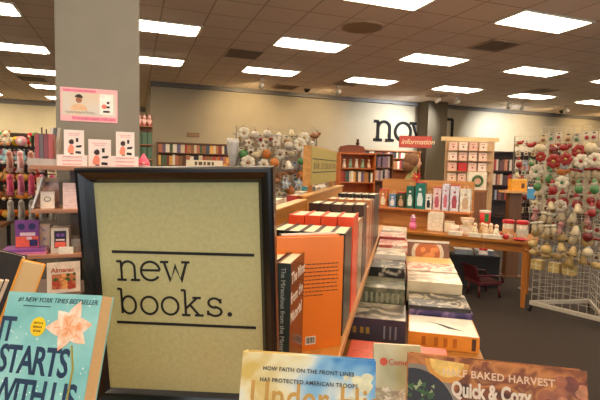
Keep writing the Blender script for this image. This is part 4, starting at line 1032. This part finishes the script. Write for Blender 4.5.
def triangle_rack():
    A=onZ(530,303,.09); B=onZ(600,320,.09); u=(B-A); u.z=0; u.normalize()
    W=.74
    rz=math.atan2(u.y,u.x)
    t=thing('ornament_rack','white wire grid rack on casters hung with ornaments, far right','ornament rack',(A.x,A.y,0),rz)
    wm=mat('b4aa98',.4); H=2.03
    # local: x along near panel, y away
    tri=[(0,0),(W,0),(W*.5,W*.866)]
    for i in range(3):
        a=Vector(tri[i]+(0,)); b=Vector(tri[(i+1)%3]+(0,)); d=(b-a).normalized()
        g=gridwall(W-.03,.12,H); pn=build('grid_panel',g,wm,t,(a.x+d.x*.015,a.y+d.y*.015,0),(0,0,math.atan2(d.y,d.x)))
        build('base_rail',MB().box(0,W,-.012,.012,.075,.115),wm,t,(a.x,a.y,0),(0,0,math.atan2(d.y,d.x)))
        cst=build('caster',MB().lathe([(.032,-.012),(.032,.012)],14,(a.x,a.y,.032),None,'X').box(a.x-.018,a.x+.018,a.y-.01,a.y+.01,.05,.075),mat('1a1614',.5),t)
    return A,u,W
A,u,W=triangle_rack()
nr=Vector((u.y,-u.x,0)); 
if nr.dot(Vector((-A.x,-A.y,0)))<0: nr=-nr
o0=Vector((A.x,A.y,0))
K=lambda *a: list(a)
rowsR=[
 (1.88,K(('flower','b82420','d8b060'),('ball','e8d8b8','d8b060'),('ball','8a2420','d8b060'),('flower','f0e6d4','b82420'),('bird','b82420','f0e6d4'))),
 (1.64,K(('santa','b82420','f0e6d4'),('santa','4a7a44','f0e6d4'),('bird','e8862c','8a5a34'),('flower','f0e6d4','4a7a44'),('mitten','e8d8b8','b82420'))),
 (1.41,K(('bell','e8d8b8','d8b060'),('santa','b82420','f0e6d4'),('flower','d8cabc','d8b060'),('star','f0e6d4','d8b060'))),
 (1.19,K(('mitten','e8d8b8','f0e6d4'),('tassel','e8a8a0','b82420'),('bell','e8d8b8','8a2420'),('santa','8a2420','f0e6d4'))),
 (.97,K(('ball','dcc080','d8b060'),('bell','dcc080','d8b060'),('mitten','d8cabc','b82420'),('ball','e8d8b8','a8a8ac'))),
 (.76,K(('ball','dcc080','d8b060'),('bird','dcc080','8a5a34'),('bell','d8b060','dcc080')))]
hang(o0,u,nr,W,cards(1.97,.78,9),'big grid rack','ornaments on the big grid rack',21,9)
hang(o0,u,nr,W,rowsR,'big grid rack','large ornaments on the big grid rack',22,6,.12,1.75)
hang(o0+u*.05,u,nr,W-.1,[(z-.11,k) for z,k in rowsR[:5]],'big grid rack front','outermost ornaments on the big grid rack',31,5,.235,1.6)
# gold boxes hanging lowest
for i,f in enumerate((.12,.36,.55)):
    p=o0+u*(W*f)+nr*.07
    t=thing('gold_gift_box','gold ribboned gift box, %s from the left, hanging lowest on the grid rack'%nth(i),'gift box',(p.x,p.y,.50),math.atan2(u.y,u.x),'gold boxes on the grid rack')
    build('carton',MB().box(-.055,.055,-.045,.045,0,.10),mat('c8ac6c',.4,.2),t)
    k=MB(); k.box(-.008,.008,-.046,-.0451,0,.10); k.box(-.0555,.0555,-.0465,-.0461,.045,.058); build('ribbon',k,mat('e8d8a8',.3,.3),t)
    build('hanger',MB().tube([(0,0,.10),(0,.03,.14),(0,.066,.145)],.002,5),mat('a89878',.4,.5),t)
# second rack behind, seen left of the big one
A2=PT(506,290,7.6); B2=PT(562,290,7.2); u2=(B2-A2); u2.z=0; W2=u2.length; u2.normalize(); n2=Vector((u2.y,-u2.x,0))
if n2.dot(-A2)<0: n2=-n2
t=thing('ornament_rack','narrower grid rack of ornaments behind the desk table and beside the big rack','ornament rack',(A2.x,A2.y,0),math.atan2(u2.y,u2.x))
build('grid_panel',gridwall(W2,.9,2.10),mat('a89a84',.4),t)
for x in(0,W2): build('post',MB().tube([(x,.006,.03),(x,.006,2.10)],.009),mat('8a8074',.4,.5),t); build('foot',MB().box(x-.02,x+.02,-.2,.2,0,.03),mat('5a5248',.5),t)
hang(Vector((A2.x,A2.y,0)),u2,n2,W2,cards(2.04,1.0,8),'narrower rack','ornaments on the narrower rack',5,7)
hang(Vector((A2.x,A2.y,0)),u2,n2,W2,[(2.06,rowsR[0][1]),(1.80,rowsR[1][1]),(1.55,rowsR[2][1]),(1.3,rowsR[3][1])],'narrower rack','large ornaments on the narrower rack',6,5,.12,1.75)
# left tower
A3=PT(236,170,4.7); B3=PT(316,172,4.9); u3=(B3-A3); u3.z=0; W3_=u3.length; u3.normalize(); n3=Vector((u3.y,-u3.x,0))
t=thing('ornament_rack','tall grid rack of pale ornaments behind the framed sign and divider board','ornament rack',(A3.x,A3.y,0),math.atan2(u3.y,u3.x))
build('grid_panel',gridwall(W3_,.6,1.93),mat('a89a84',.4),t)
build('backboard',MB().box(.02,W3_-.02,.02,.03,.62,1.80),mat('b8a488',.8),t)
for x in(0,W3_): build('post',MB().tube([(x,.005,.03),(x,.005,1.93)],.009),mat('8a8074',.4,.5),t); build('foot',MB().box(x-.02,x+.02,-.2,.2,0,.03),mat('5a5248',.5),t)
rows3=[
 (1.93,K(('flower','f0e6d4','d8b060'),('bell','e8d8b8','8a5a34'),('tassel','f0e6d4','a8a8ac'),('bird','8a5a34','f0e6d4'),('star','f0e6d4','8a5a34'),('ball','d8cabc','8a5a34'))),
 (1.74,K(('flower','f0e6d4','8a5a34'),('bird','e8d8b8','8a5a34'),('ball','e8862c','d8b060'),('bell','f0e6d4','a8a8ac'),('santa','f0e6d4','8a5a34'),('ball','4a7a44','d8b060'))),
 (1.55,K(('ball','e8862c','d8b060'),('bell','f0e6d4','a8a8ac'),('bird','8a5a34','e8862c'),('star','c0ccd4','f0e6d4'),('santa','c0ccd4','f0e6d4'))),
 (1.36,K(('ball','e8862c','d8b060'),('mitten','e8a8a0','f0e6d4'),('tassel','e8d8b8','e8862c'),('star','f0e6d4','d8b060'))),
 (1.17,K(('ball','b82420','d8b060'),('bell','d8cabc','b82420'),('mitten','e8a8a0','f0e6d4')))]
hang(Vector((A3.x,A3.y,0)),u3,n3,W3_,cards(1.88,1.08,7),'left tower rack','ornaments on the left tower rack',13,9)
hang(Vector((A3.x,A3.y,0)),u3,n3,W3_,rows3,'left tower rack','large ornaments on the left tower rack',14,7,.12,1.6)
hang(Vector((A3.x,A3.y,0))+u3*.05,u3,n3,W3_-.1,[(z-.09,k) for z,k in rows3[:4]],'left tower rack front','outermost ornaments on the left tower rack',33,6,.23,1.5)
p=A3-u3*.045+n3*.10
t=thing('hanging_bag','grey white translucent cone shaped bag hanging left of the tower rack','bag',(p.x,p.y,1.50),math.atan2(u3.y,u3.x))
build('hook',MB().tube([(0,0,.345),(.0,.05,.350),(.045,.104,.350)],.004,5),mat('8a8680',.4),t)
build('pouch',MB().lathe([(.012,0),(.03,.05),(.05,.16),(.062,.28),(.055,.30)],14),mat('b8b4b0',.3,0,.2,20),t,smooth=True); build('handle',MB().tube([(-.04,0,.29),(-.03,0,.34),(.03,0,.34),(.04,0,.29)],.004),mat('8a8680',.4),t)
tb=(p.x,p.y)
build('cuff',MB().lathe([(.063,.26),(.064,.285)],14),mat('dcd6cc',.5),t)

# ================================================================== information desk with seasonal shelf
TB=onZ(537,243,.76); TA=onZ(460,236,.76); ut=(TA-TB); ut.z=0; ut.normalize()   # towards the left
rt=math.atan2(-ut.y,-ut.x); ux=-ut; uy=Vector((-ux.y,ux.x,0))
TW=2.35; TD=.80
O_=TB+ut*TW
def TP(x,y,z=.7605): q=O_+ux*x+uy*y; return (q.x,q.y,z)
YR=.40                       # riser front, measured back from the table front
def rx(px,py,yy):            # table x seen at pixel px on the vertical plane yy behind the table front
    o=O_+uy*yy; d=ray(px,py); n_=uy; k_=(o-CP).dot(n_)/d.dot(n_); return (CP+d*k_-o).dot(ux),(CP+d*k_).z
xr0,_z=rx(376,206,YR); xr1,ZD=rx(470,212.5,YR); _a,ztopD=rx(425,180,YR+.24)
WD=xr1-xr0; rd=rt
DA=O_+ux*xr0+uy*YR; ud=ux; DB=DA+ud*WD
def DP(x,y,z): q=DA+ud*x+uy*y; return (q.x,q.y,z)
tD=thing('display_riser','honey wood riser on the table carrying a shelf of seasonal boxes','riser',(DA.x,DA.y,.7605),rd)
dw=wood('c88a4c',.45,'X'); h0=ZD-.7605
build('display_shelf',MB().box(-.01,WD+.01,-.02,.24,h0-.03,h0-.0005),dw,tD,bevel=.003)
build('back_panel',MB().box(0,WD,.2405,.26,0,ztopD-.7605),dw,tD); build('inner_panel',MB().box(.02,WD-.02,.10,.12,0,h0-.0305),dw,tD)
for x in(0,WD-.02): build('side_panel',MB().box(x,x+.02,0,.24,0,h0-.0305),dw,tD)
DC=(WD/98.)
def dx(px): # desk x for a pixel column, on the shelf front
    return rx(px,210,YR)[0]-xr0
BX=[(378,386,190,'c87a4a','e8d8c0','orange'),(388,395,194,'6a8ab0','e8e0d8','blue grey'),(396,404,193,'3a4a34','c8a080','dark green'),(405,413,186,'2c6a5a','e0e8e0','green'),(414,424,183,'2a7a70','d8e8e8','teal'),(424.5,431,194,'f0e8e0','2a2a2a','white'),(432,440,188,'e8c8c8','b85a6a','pale pink'),(441,448,184,'d8d4e0','c86a80','silver'),(449,458,186,'e0dce8','a84a5a','pearl'),(459,470,189,'e8e0d0','c8a888','cream')]
for i,(a,b,yt,c1,c2,cn) in enumerate(BX):
    x0,x1=dx(a),dx(b); ht=rx((a+b)/2,yt,YR+.02)[1]-ZD
    p=DP((x0+x1)/2,.02,ZD)
    t=thing('gift_bag' if i%2 else 'gift_box','%s seasonal gift %s, %s from the left on the riser shelf'%(cn,'bag' if i%2 else 'box',nth(i)),'gift bag' if i%2 else 'gift box',p,rd,'seasonal boxes on the riser shelf')
    w_=(x1-x0)/2-.004
    build('carton',MB().box(-w_,w_,0,.10,0,ht),mat(c1,.35,0,.3,25),t)
    k=MB(); k.prism([(-w_*.5,ht*.12),(w_*.5,ht*.12),(w_*.62,ht*.4),(w_*.3,ht*.62),(-w_*.3,ht*.62),(-w_*.62,ht*.4)],-.002,0,0); k.prism([(w_*.3*math.cos(q*math.pi/5),ht*.75+w_*.3*math.sin(q*math.pi/5)) for q in range(10)],-.003,0,0)
    build('snowman_print',k,mat(c2,.5),t)
    if i%2: build('handle',MB().tube([(-w_*.4,.05,ht),(-w_*.3,.05,ht+.04),(w_*.3,.05,ht+.04),(w_*.4,.05,ht)],.003,5),mat('d8c8b0',.5),t)
    else: build('lid',MB().box(-w_-.002,w_+.002,-.003,.103,ht+.0003,ht+.012),mat('c8303c',.4),t)
# red trim strip
build('shelf_edge',MB().box(0,WD,-.023,-.0205,h0-.02,h0-.006),mat('d87a4a',.4),tD)
# poinsettia on the desk
p=DP(dx(409)+.02,.2501,ztopD)
t=thing('poinsettia','red poinsettia flower with green leaves on top of the riser panel','flower',p,rd)
k=MB()
for i in range(9):
    a=i*40; L=.075+.02*(i%2)
    for tip,sgn in((L,1),):
        k.add([(0,0,.04),(L*.5*math.cos(R(a-16)),L*.4*math.sin(R(a-16))*.5-.02,.04+L*.5*math.sin(R(a-16))),(L*math.cos(R(a)),-.03,.04+L*math.sin(R(a))),(L*.5*math.cos(R(a+16)),L*.4*math.sin(R(a+16))*.5-.02,.04+L*.5*math.sin(R(a+16)))],[(0,1,2,3)])
build('petals',k,mat('c8182c',.6),t); build('centre',MB().ball((0,-.012,.04),.014,8),mat('e0b030',.6),t)
build('pot',MB().lathe([(.02,0),(.028,.03)],10,(0,.0,0)),mat('7a4a2a',.7),t)
k=MB()
for a in(200,250,300,340): k.add([(0,.005,.03),(.05*math.cos(R(a-14)),.0,.03+.03*math.sin(R(a-14))),(.11*math.cos(R(a)),.0,.04+.03*math.sin(R(a))),(.05*math.cos(R(a+14)),.0,.03+.03*math.sin(R(a+14)))],[(0,1,2,3)])
build('leaves',k,mat('2c5a2c',.7),t)
# information sign on a post
S0=PT(399.5,147,7.2); S1=PT(431.5,146.5,7.2)
us=(S1-S0); us.z=0; WS=us.length; us.normalize(); HS=11/FPX*7.2
t=thing('information_sign','red information sign on a thin post before the far column','sign',(S0.x,S0.y,0),math.atan2(us.y,us.x))
build('panel',MB().box(0,WS,0,.015,S0.z,S0.z+HS),mat('c8503c',.45,0,.06),t)
build('post',MB().tube([(WS*.86,.03,0),(WS*.86,.03,S0.z+.05)],.010),mat('6a5a48',.4,.4),t); build('base',MB().lathe([(.16,0),(.16,.015),(.02,.03)],20,(WS*.86,.03,0)),mat('3a322a',.5),t)
build('border',MB().box(-.006,WS+.006,.0152,.022,S0.z-.006,S0.z+HS+.006),mat('9a3a2c',.5),t)
text(t,'information',.112,mat('f0d8b0',.5),(.02,-.0008,S0.z+.05),shear=.35,offset=.001,spacing=.98)

# ------------------------------------------------------------------ person behind the desk
def person():
    hd=PT(412,165,6.9); zt=1.70
    # local frame: faces +x (to the right in the picture), stands on the floor
    t=thing('person','person with brown hair in an olive top standing side-on behind desk','person',(hd.x,hd.y,0),math.atan2(us.y,us.x))
    V=[];E_=[];Rr=[]
    def v(p,r): V.append(p); Rr.append(r if isinstance(r,tuple) else (r,r)); return len(V)-1
    def chain(pts,root=None):
        prev=root
        for p,r in pts:
            i=v(p,r)
            if prev is not None: E_.append((prev,i))
            prev=i
        return prev
    pel=v((0,0,.93),(.15,.13)); 
    ab=chain([((.0,0,1.08),(.13,.11)),((.01,0,1.22),(.15,.12)),((0,0,1.36),(.16,.11))],pel)
    nk=chain([((0.01,0,1.47),(.055,.055)),((.025,0,1.56),(.075,.075)),((.03,0,1.64),(.085,.085))],ab)
    for s in(-1,1):
        chain([((0,s*.16,1.38),(.06,.06)),((-.02,s*.22,1.12),(.045,.045)),((.16,s*.18,1.02),(.038,.038)),((.24,s*.16,1.03),(.03,.03))],ab)
        chain([((.01,s*.09,.86),(.09,.09)),((.03,s*.10,.50),(.062,.062)),((.0,s*.10,.10),(.042,.042)),((.09,s*.10,.035),(.035,.035)),((.15,s*.10,.03),(.03,.03))],pel)
    me=bpy.data.meshes.new('body'); me.from_pydata(V,E_,[])
    me.materials.append(mat('8f8650',.9,0,.15,40))
    o=obj('body',me,t); o.modifiers.new('skin','SKIN')
    sv=me.skin_vertices[0].data if me.skin_vertices else None
    if sv is None:
        return t
    for i,r in enumerate(Rr): sv[i].radius=r
    sv[0].use_root=True
    sb=o.modifiers.new('smooth','SUBSURF'); sb.levels=2; sb.render_levels=2
    skin=mat('d8a080',.6)
    f=MB(); f.ball((.04,0,1.635),.088,16,0,(1.0,.86,1.22)); f.ball((.127,0,1.625),.014,8,0,(1.2,1,1.4)); 
    for s in(-1,1): f.ball((.115,s*.03,1.65),.010,8,1); f.ball((.03,s*.078,1.63),.018,8,0,(1,.4,1.5))
    f.ball((.116,0,1.585),.014,8,2,(.8,1.6,.5))
    build('face',f,[skin,mat('2a1c14',.4),mat('a8504a',.5)],t,smooth=True)
    h=MB(); h.ball((-.012,0,1.66),.108,18,0,(1.1,1.0,1.1)); h.ball((-.05,0,1.585),.092,16,0,(1.05,1.1,1.1))
    build('hair',h,mat('7a5232',.7,0,.3,60,.3),t,smooth=True)
    tr=MB(); 
    for s in(-1,1): tr.tube([(.01,s*.09,.95),(.02,s*.095,.70),(.03,s*.10,.50),(.0,s*.10,.09)],[.125,.105,.085,.07],12)
    build('trousers',tr,mat('2c2c34',.9),t,smooth=True)
    for s in(-1,1):
        build('hand',MB().ball((.28,s*.155,1.03),.03,10,0,(1.3,.9,.5)).tube([(.29,s*.155+.02,1.03),(.335,s*.155+.026,1.025),(.35,s*.155+.026,1.012)],.007).tube([(.30,s*.155+.008,1.03),(.35,s*.155+.01,1.026),(.368,s*.155+.01,1.01)],.0075).tube([(.30,s*.155-.005,1.03),(.348,s*.155-.006,1.026),(.362,s*.155-.006,1.01)],.007).tube([(.29,s*.155-.018,1.03),(.33,s*.155-.022,1.024),(.342,s*.155-.022,1.012)],.006).tube([(.265,s*.155-s*.03,1.03),(.29,s*.155-s*.05,1.025),(.31,s*.155-s*.052,1.02)],.0085),skin,t,smooth=True)
        build('shoe',MB().ball((.06,s*.10,.045),.055,12,0,(1.9,.85,.8)),mat('1c1a1a',.5),t,smooth=True)
    return t
person()

# ------------------------------------------------------------------ card and box rack right of the desk
R0=PT(447,190,7.4); R1=PT(486,190,7.4); ur=(R1-R0); ur.z=0; WR=ur.length; ur.normalize(); rr_=math.atan2(ur.y,ur.x); nrr=Vector((-ur.y,ur.x,0))
t=thing('card_rack','pale wooden slatted rack of boxed greeting cards behind the desk','display rack',(R0.x,R0.y,0),rr_)
build('backboard',MB().box(-.02,WR+.14,.10,.12,.05,2.0),wood('cfa878',.5,'Z'),t); build('base',MB().box(-.02,WR+.14,-.1,.2,0,.05),wood('a8764a',.5,'X'),t)
def zat(y): return PT(465,y,7.4).z
rowsz=[zat(150.5),zat(160.5),zat(171),zat(181.5)]
for z in rowsz: build('shelf',MB().box(0,WR+.1,0,.10,z-.01,z-.0005),wood('b88a5c',.5,'X'),t)
build('header_board',MB().box(-.10,WR+.2,.085,.0995,zat(141),zat(137)),wood('e8c890',.5,'X'),t)
for j,z in enumerate(rowsz):
    for i in range(4):
        x=WR*(i+.5)/4*1.02; c1,cn=(('e8c4b0','peach'),('f0d8c4','cream'),('e4b8a4','pink'),('ecd0b8','ivory'))[(i+j)%4]
        if (j,i)==(2,1): c1,cn='c82020','red'
        q=R0+ur*x+nrr*.03
        tt=thing('card_box','%s boxed card set, %s from the left on the %s shelf of the card rack'%(cn,nth(i),('top','second','third','bottom')[j]),'card box',(q.x,q.y,z),rr_,'boxed cards on the card rack')
        build('carton',MB().box(-.064,.064,0,.05,0,.13),mat(c1,.5),tt)
        k=MB(); k.prism(disc(0,.055,.016,10),-.001,0,0); k.box(-.03,.03,-.001,0,.092,.100,0); build('motif',k,mat('8a5a4a' if i%2 else 'a83a34',.5),tt)
# framed wreath print beside it
q0=PT(477,190,7.0)
t=thing('wreath_box','square white box with a round green wreath window','gift box',(q0.x,q0.y,q0.z),rr_)
s=18/FPX*7.0/2
build('carton',MB().box(-s,s,0,.08,0,2*s),mat('ece0c8',.5),t)
k=MB(); n=28
for i in range(n):
    a=2*math.pi*i/n; k.ball((s*.52*math.cos(a),-.004,s+s*.52*math.sin(a)),s*.15,6)
build('wreath',k,mat('4a6a3c',.8),t); build('window',MB().lathe([(s*.36,-.002),(s*.36,0)],20,(0,0,s),None,'Y'),mat('e0b090',.4),t)
t2=thing('plinth','brown wooden plinth carrying the wreath box behind table','plinth',(q0.x,q0.y,0),rr_)
build('body',MB().box(-.14,.14,-.03,.17,0,q0.z-.031),wood('8a5a34',.5,'Z'),t2); build('cap',MB().box(-.15,.15,-.04,.18,q0.z-.03,q0.z-.0008),wood('a8703c',.5,'X'),t2)
# yellow display box and blue card further right
q1=PT(519,191,6.7)
t=thing('plinth','orange wooden stand carrying a yellow display box, right of the jars','plinth',(q1.x-.02,q1.y,0),rr_)
build('body',MB().box(-.10,.08,.02,.15,0.02,q1.z-.03),wood('6a4424',.5,'Z'),t); build('foot',MB().box(-.15,.13,-.03,.18,0,.02),wood('6a4424',.5,'X'),t); build('cap',MB().box(-.19,.17,-.05,.21,q1.z-.0295,q1.z-.0008),wood('d0a060',.5,'X'),t)
t=thing('display_box','bright yellow box with dark opening on the orange stand','display box',(q1.x,q1.y,q1.z),rr_)
build('carton',MB().box(-.11,.11,0,.12,0,.17),mat('e8a020',.4),t); build('opening',MB().box(.03,.075,-.001,0,.04,.11),mat('6a3a10',.6),t); build('lid_flap',MB().box(-.11,.11,-.004,-.0005,.145,.17),mat('f0b838',.4),t)
q2=PT(531,199,6.0)
t=thing('hanging_card','light blue card hanging beside the yellow display box','card',(q2.x,q2.y,q2.z),rr_)
build('card',MB().box(-.05,.05,0,.004,.0,.16),mat('4a9ac8',.4),t); build('header',MB().box(-.05,.05,-.001,0,.13,.155),mat('e8e8e0',.5),t); build('stem',MB().tube([(0,.008,-q2.z+.005),(0,.008,.08)],.005),mat('8a8078',.4),t); build('foot',MB().lathe([(.09,-q2.z),(.09,-q2.z+.012),(.01,-q2.z+.02)],14,(0,.008,0)),mat('5a5048',.5),t)

# ------------------------------------------------------------------ table with mugs and jars
tw=wood('b06c28',.35,'X')
t=thing('display_table','honey wood table with square tapering legs covered in mugs and jars','table',(O_.x,O_.y,0),rt)
build('tabletop',MB().box(0,TW,0,TD,.725,.76),tw,t,bevel=.004)
build('apron',MB().box(.06,TW-.10,.045,.065,.63,.7245),tw,t); build('apron',MB().box(.06,TW-.10,TD-.065,TD-.045,.63,.7245),tw,t)
for x in(.07,TW-.11):
    for y in(.055,TD-.055): build('leg',MB().taper(x,y,0,.7245,.022,.036),wood('b8702c',.35,'Z'),t)
def tx(px,py,y=.08):
    q=onZ(px,py,.76); return (q-O_).dot(ux),(q-O_).dot(uy)
IS=1.28
YROW={(427,235):.27,(442,236):.29,(450.5,236):.13,(462,237):.26,(466.5,239):.11,(472,238):.12,(477,240):.21,(483,239):.12,(490,237):.20,(496,238):.11,(451,238):.035,(470,241):.035,(489,242):.035}
def tabthing(name,label,cat,px,py,grp=None):
    x,y=tx(px,py); y=YROW.get((px,py),.20); q_=thing(name,label,cat,TP(x,y),rt,grp); q_.scale=(IS,IS,IS); return q_
cream=mat('ecdcc0',.35)
t=tabthing('canister','tall cream canister with arched top on the table','canister',427,235)
build('body',MB().box(-.075,.075,-.04,.04,0,.13),cream,t,bevel=.008); build('lid',MB().prism([(-.075,.131),(.075,.131),(.07,.175),(.055,.19),(-.055,.19),(-.07,.175)],-.04,.04),cream,t)
t=tabthing('canister','short square cream jar right of the tall canister','canister',442,236)
build('body',MB().box(-.045,.045,-.04,.04,0,.09),cream,t,bevel=.006); build('lid',MB().box(-.04,.04,-.035,.035,.0905,.105),mat('d8c8a8',.4),t)
def mug(lab,px,py,hx,z=0,r=.045,h=.085,rim=None):
    t=tabthing('mug',lab,'mug',px,py,'mugs on the table'); t.location.z+=z
    build('cup',MB().lathe([(r*.8,0),(r*.95,.008),(r,h*.6),(r,h),(r*.9,h),(r*.88,.012),(.002,.01)],18),mat(hx,.3),t,smooth=True)
    build('handle',MB().tube([(r*.95,0,h*.2),(r*1.5,0,h*.28),(r*1.55,0,h*.65),(r*.95,0,h*.8)],.006,6),mat(hx,.3),t,smooth=True)
    if rim: build('rim_band',MB().lathe([(r+.001,h*.72),(r+.001,h*.95)],18),mat(rim,.4),t)
    return t
mug('pale pink mug with handle right of the short jar',450.5,236,'e8ccb8'); 
t=tabthing('card_box','white gift carton under the round bowl','box',462,237); build('carton',MB().box(-.06,.06,-.05,.05,0,.065),mat('ece0cc',.5),t); build('lid',MB().box(-.062,.062,-.052,.052,.0655,.078),mat('e0d0b4',.5),t)
zt_=.0785*IS
t=tabthing('bowl','round cream bowl on top of the white carton','bowl',462,237); t.location.z+=zt_
build('bowl',MB().lathe([(.025,0),(.035,.004),(.058,.04),(.064,.075),(.058,.075),(.03,.01),(.001,.008)],20),mat('f0dcc0',.3),t,smooth=True)
build('band',MB().lathe([(.0655,.066),(.0655,.074)],20),mat('e8b890',.4),t)
t=tabthing('elf_mug','tall red and green striped mug standing among cream figures','mug',480,226); t.location.z+=.0
x_,y_=tx(480,238)
t.location=TP(x_,.33); t.scale=(1.1,1.1,1.1)
build('cup',MB().lathe([(.05,.12),(.055,.13),(.06,.27),(.05,.27),(.045,.14),(.001,.135)],18),mat('c8302c',.35),t,smooth=True)
build('band',MB().lathe([(.0605,.25),(.0615,.27)],18),mat('f0e4d4',.4),t); build('green_side',MB().box(.005,.045,-.063,-.052,.15,.24),mat('2c7a3c',.4),t); build('pedestal',MB().box(-.055,.055,-.055,.055,0,.119),mat('a87a4a',.5),t)
figs=[(472,238,'e8d4b0','cream'),(483,239,'d8b890','tan'),(490,237,'e0c8a0','pale gold'),(477,240,'c8a070','honey'),(496,238,'e8d8bc','ivory'),]
for i,(a,b,hx,cn) in enumerate(figs):
    t=tabthing('nativity_figure','small %s nativity figure, %s among those left of the jars'%(cn,nth(i)),'figurine',a,b,'small figures on the table')
    build('body',MB().lathe([(.032,0),(.034,.01),(.022,.07),(.014,.09)],12),mat(hx,.5,0,.3,60),t,smooth=True); build('head',MB().ball((0,0,.105),.02,10),mat('e8c8a8',.5),t,smooth=True)
for i,(a,b) in enumerate(((506,240),(520.5,241))):
    t=tabthing('lidded_jar','glass jar with red lid and cream filling, %s one on the table'%('left' if i==0 else 'right'),'jar',a,b,'red lidded jars')
    x,y=tx(a,b); t.location=TP(x,.23); t.scale=(1.12,)*3
    build('glass',MB().lathe([(.05,0),(.056,.01),(.056,.14),(.048,.155)],20),mat('e0d0b8',.12,0,.25,30,0,0,1,.6),t,smooth=True)
    l=build('lid',MB().lathe([(.058,.1555),(.06,.16),(.06,.185),(.05,.192)],20),mat('c0242c',.35),t,smooth=False)
    build('band',MB().lathe([(.057,.05),(.0575,.052),(.0575,.10),(.057,.102)],20),mat('d8a878' if i==0 else 'c8d0c0',.5),t)
t=tabthing('dish','shallow red dish at the front right of the table','dish',521,242); t.location=TP(tx(519,242)[0],.07); t.scale=(1,1,1)
build('bowl',MB().lathe([(.03,0),(.05,.004),(.085,.02),(.082,.022),(.04,.008),(.001,.006)],24),mat('c02428',.3),t,smooth=True); build('candy',MB().ball((.0,0,.016),.02,10,0,(2,1.2,.6)),mat('d8404a',.3),t,smooth=True)
for i,(a,b) in enumerate(((497,240),(507,238))):
    t=tabthing('apple_ornament','small red apple shaped ornament, %s of two by the jars'%nth(i),'ornament',a,b,'red apples on the table'); t.location=TP(tx(a,b)[0],.20 if i==0 else .055)
    build('fruit',MB().ball((0,0,.026),.027,12,0,(1,1,.92)),mat('b81c20',.3),t,smooth=True); build('stalk',MB().tube([(0,0,.048),(.004,0,.064)],.003,5),mat('5a3a20',.6),t)
for i,(a,b,wx) in enumerate(((451,238,.06),(470,241,.055),(489,242,.08))):
    t=tabthing('tray','flat white gift tin, %s from the left along the table front'%nth(i),'tin',a,b,'flat tins on the table'); t.location=TP(tx(a,b)[0],.03 )
    build('body',MB().box(-wx,wx,-.022,.022,0,.028),cream,t); build('lid',MB().box(-wx-.002,wx+.002,-.024,.024,.0285,.036),mat('f0e4d0',.4),t)
t=tabthing('pink_figure','pink snowman figurine at the left end of the table','figurine',404,233); t.location=TP(tx(404,233)[0],.20)
build('body',MB().ball((0,0,.04),.04,12).ball((0,0,.095),.028,12),mat('e87aa8',.4),t,smooth=True); build('hat',MB().lathe([(.03,.12),(.03,.125),(.018,.126),(.016,.15)],12),mat('f0c8d8',.5),t)
t=tabthing('tag','x','tag',486,243)
for ch in list(t.children): bpy.data.objects.remove(ch)
bpy.data.objects.remove(t)
# tag hanging under the apron and round pull on it
q=TP(tx(478,243)[0],.035,.56)
t=thing('gift_tag','white gift tag with a red bow hanging under the table apron','tag',q,rt)
build('card',MB().box(-.05,.05,0,.004,0,.055),mat('e8d8c8',.5),t); build('bow',MB().ball((-.025,-.006,.064),.02,8,0,(1.3,.5,.7)).ball((.025,-.006,.064),.02,8,0,(1.3,.5,.7)).ball((0,-.008,.064),.01,8),mat('b8202c',.6),t,smooth=True)
build('string',MB().tube([(0,.002,.05),(0,.006,.10),(0,.010,.165)],.0015,4),mat('c8b090',.6),t)
# red child's chair beneath
q=onZ(486,292,.0); q=TP(tx(486,243)[0]-.06,TD-.05,0)
cq=onZ(490,300,0)+Vector((.05,.2,0))
t=thing('small_chair','low dark red moulded chair behind the table legs','chair',(cq.x,cq.y,0),R(-5)); t.scale=(.85,.85,.68)
red=mat('521418',.4,0,.15,12)
build('seat',MB().add([(-.16,-.16,.24),(.2,-.18,.26),(.2,.18,.26),(-.16,.16,.24),(-.15,-.15,.27),(.22,-.2,.31),(.22,.2,.31),(-.15,.15,.27)],[(0,3,2,1),(4,5,6,7),(0,1,5,4),(1,2,6,5),(2,3,7,6),(3,0,4,7)]) or MB().box(-.18,.2,-.18,.18,.24,.30),red,t,bevel=.012)
build('backrest',MB().prism([(-.16,.25),(-.12,.25),(-.22,.58),(-.27,.60)],-.16,.16),red,t,bevel=.012)
for x,y in((-.13,-.12),(-.13,.12),(.16,-.14),(.16,.14)): build('leg',MB().tube([(x,y,.25),(x*1.15,y*1.15,0)],[.018,.013],8),red,t,smooth=True)
for s_ in(-1,1): build('armrest',MB().tube([(-.2,s_*.17,.42),(.0,s_*.2,.42),(.17,s_*.2,.40),(.2,s_*.19,.29)],.018,8),red,t,smooth=True)
q=onZ(463,280,.0)
t=thing('low_shelf','low black shelf holding boxes under the far end of table','shelf',(q.x-.1,q.y-.35,0),R(-30))
build('frame',MB().box(-.3,.3,0,.25,.0,.40),mat('2a2420',.6),t); build('shelf',MB().box(-.31,.31,-.01,.26,.4005,.42),mat('3a322c',.6),t)
for i,(x,cn,hx) in enumerate(((-.15,'white','e0dcd4'),(.12,'light grey','b8b8b8'))):
    c_,s_=math.cos(R(-30)),math.sin(R(-30))
    tt=thing('storage_box','%s flat box on the low black shelf under table'%cn,'box',(t.location.x+c_*x-s_*.12,t.location.y+s_*x+c_*.12,.4205),R(-30)); build('carton',MB().box(-.11,.11,-.09,.09,0,.05),mat(hx,.5),tt); build('lid',MB().box(-.113,.113,-.093,.093,.0505,.065),mat(hx,.5),tt)
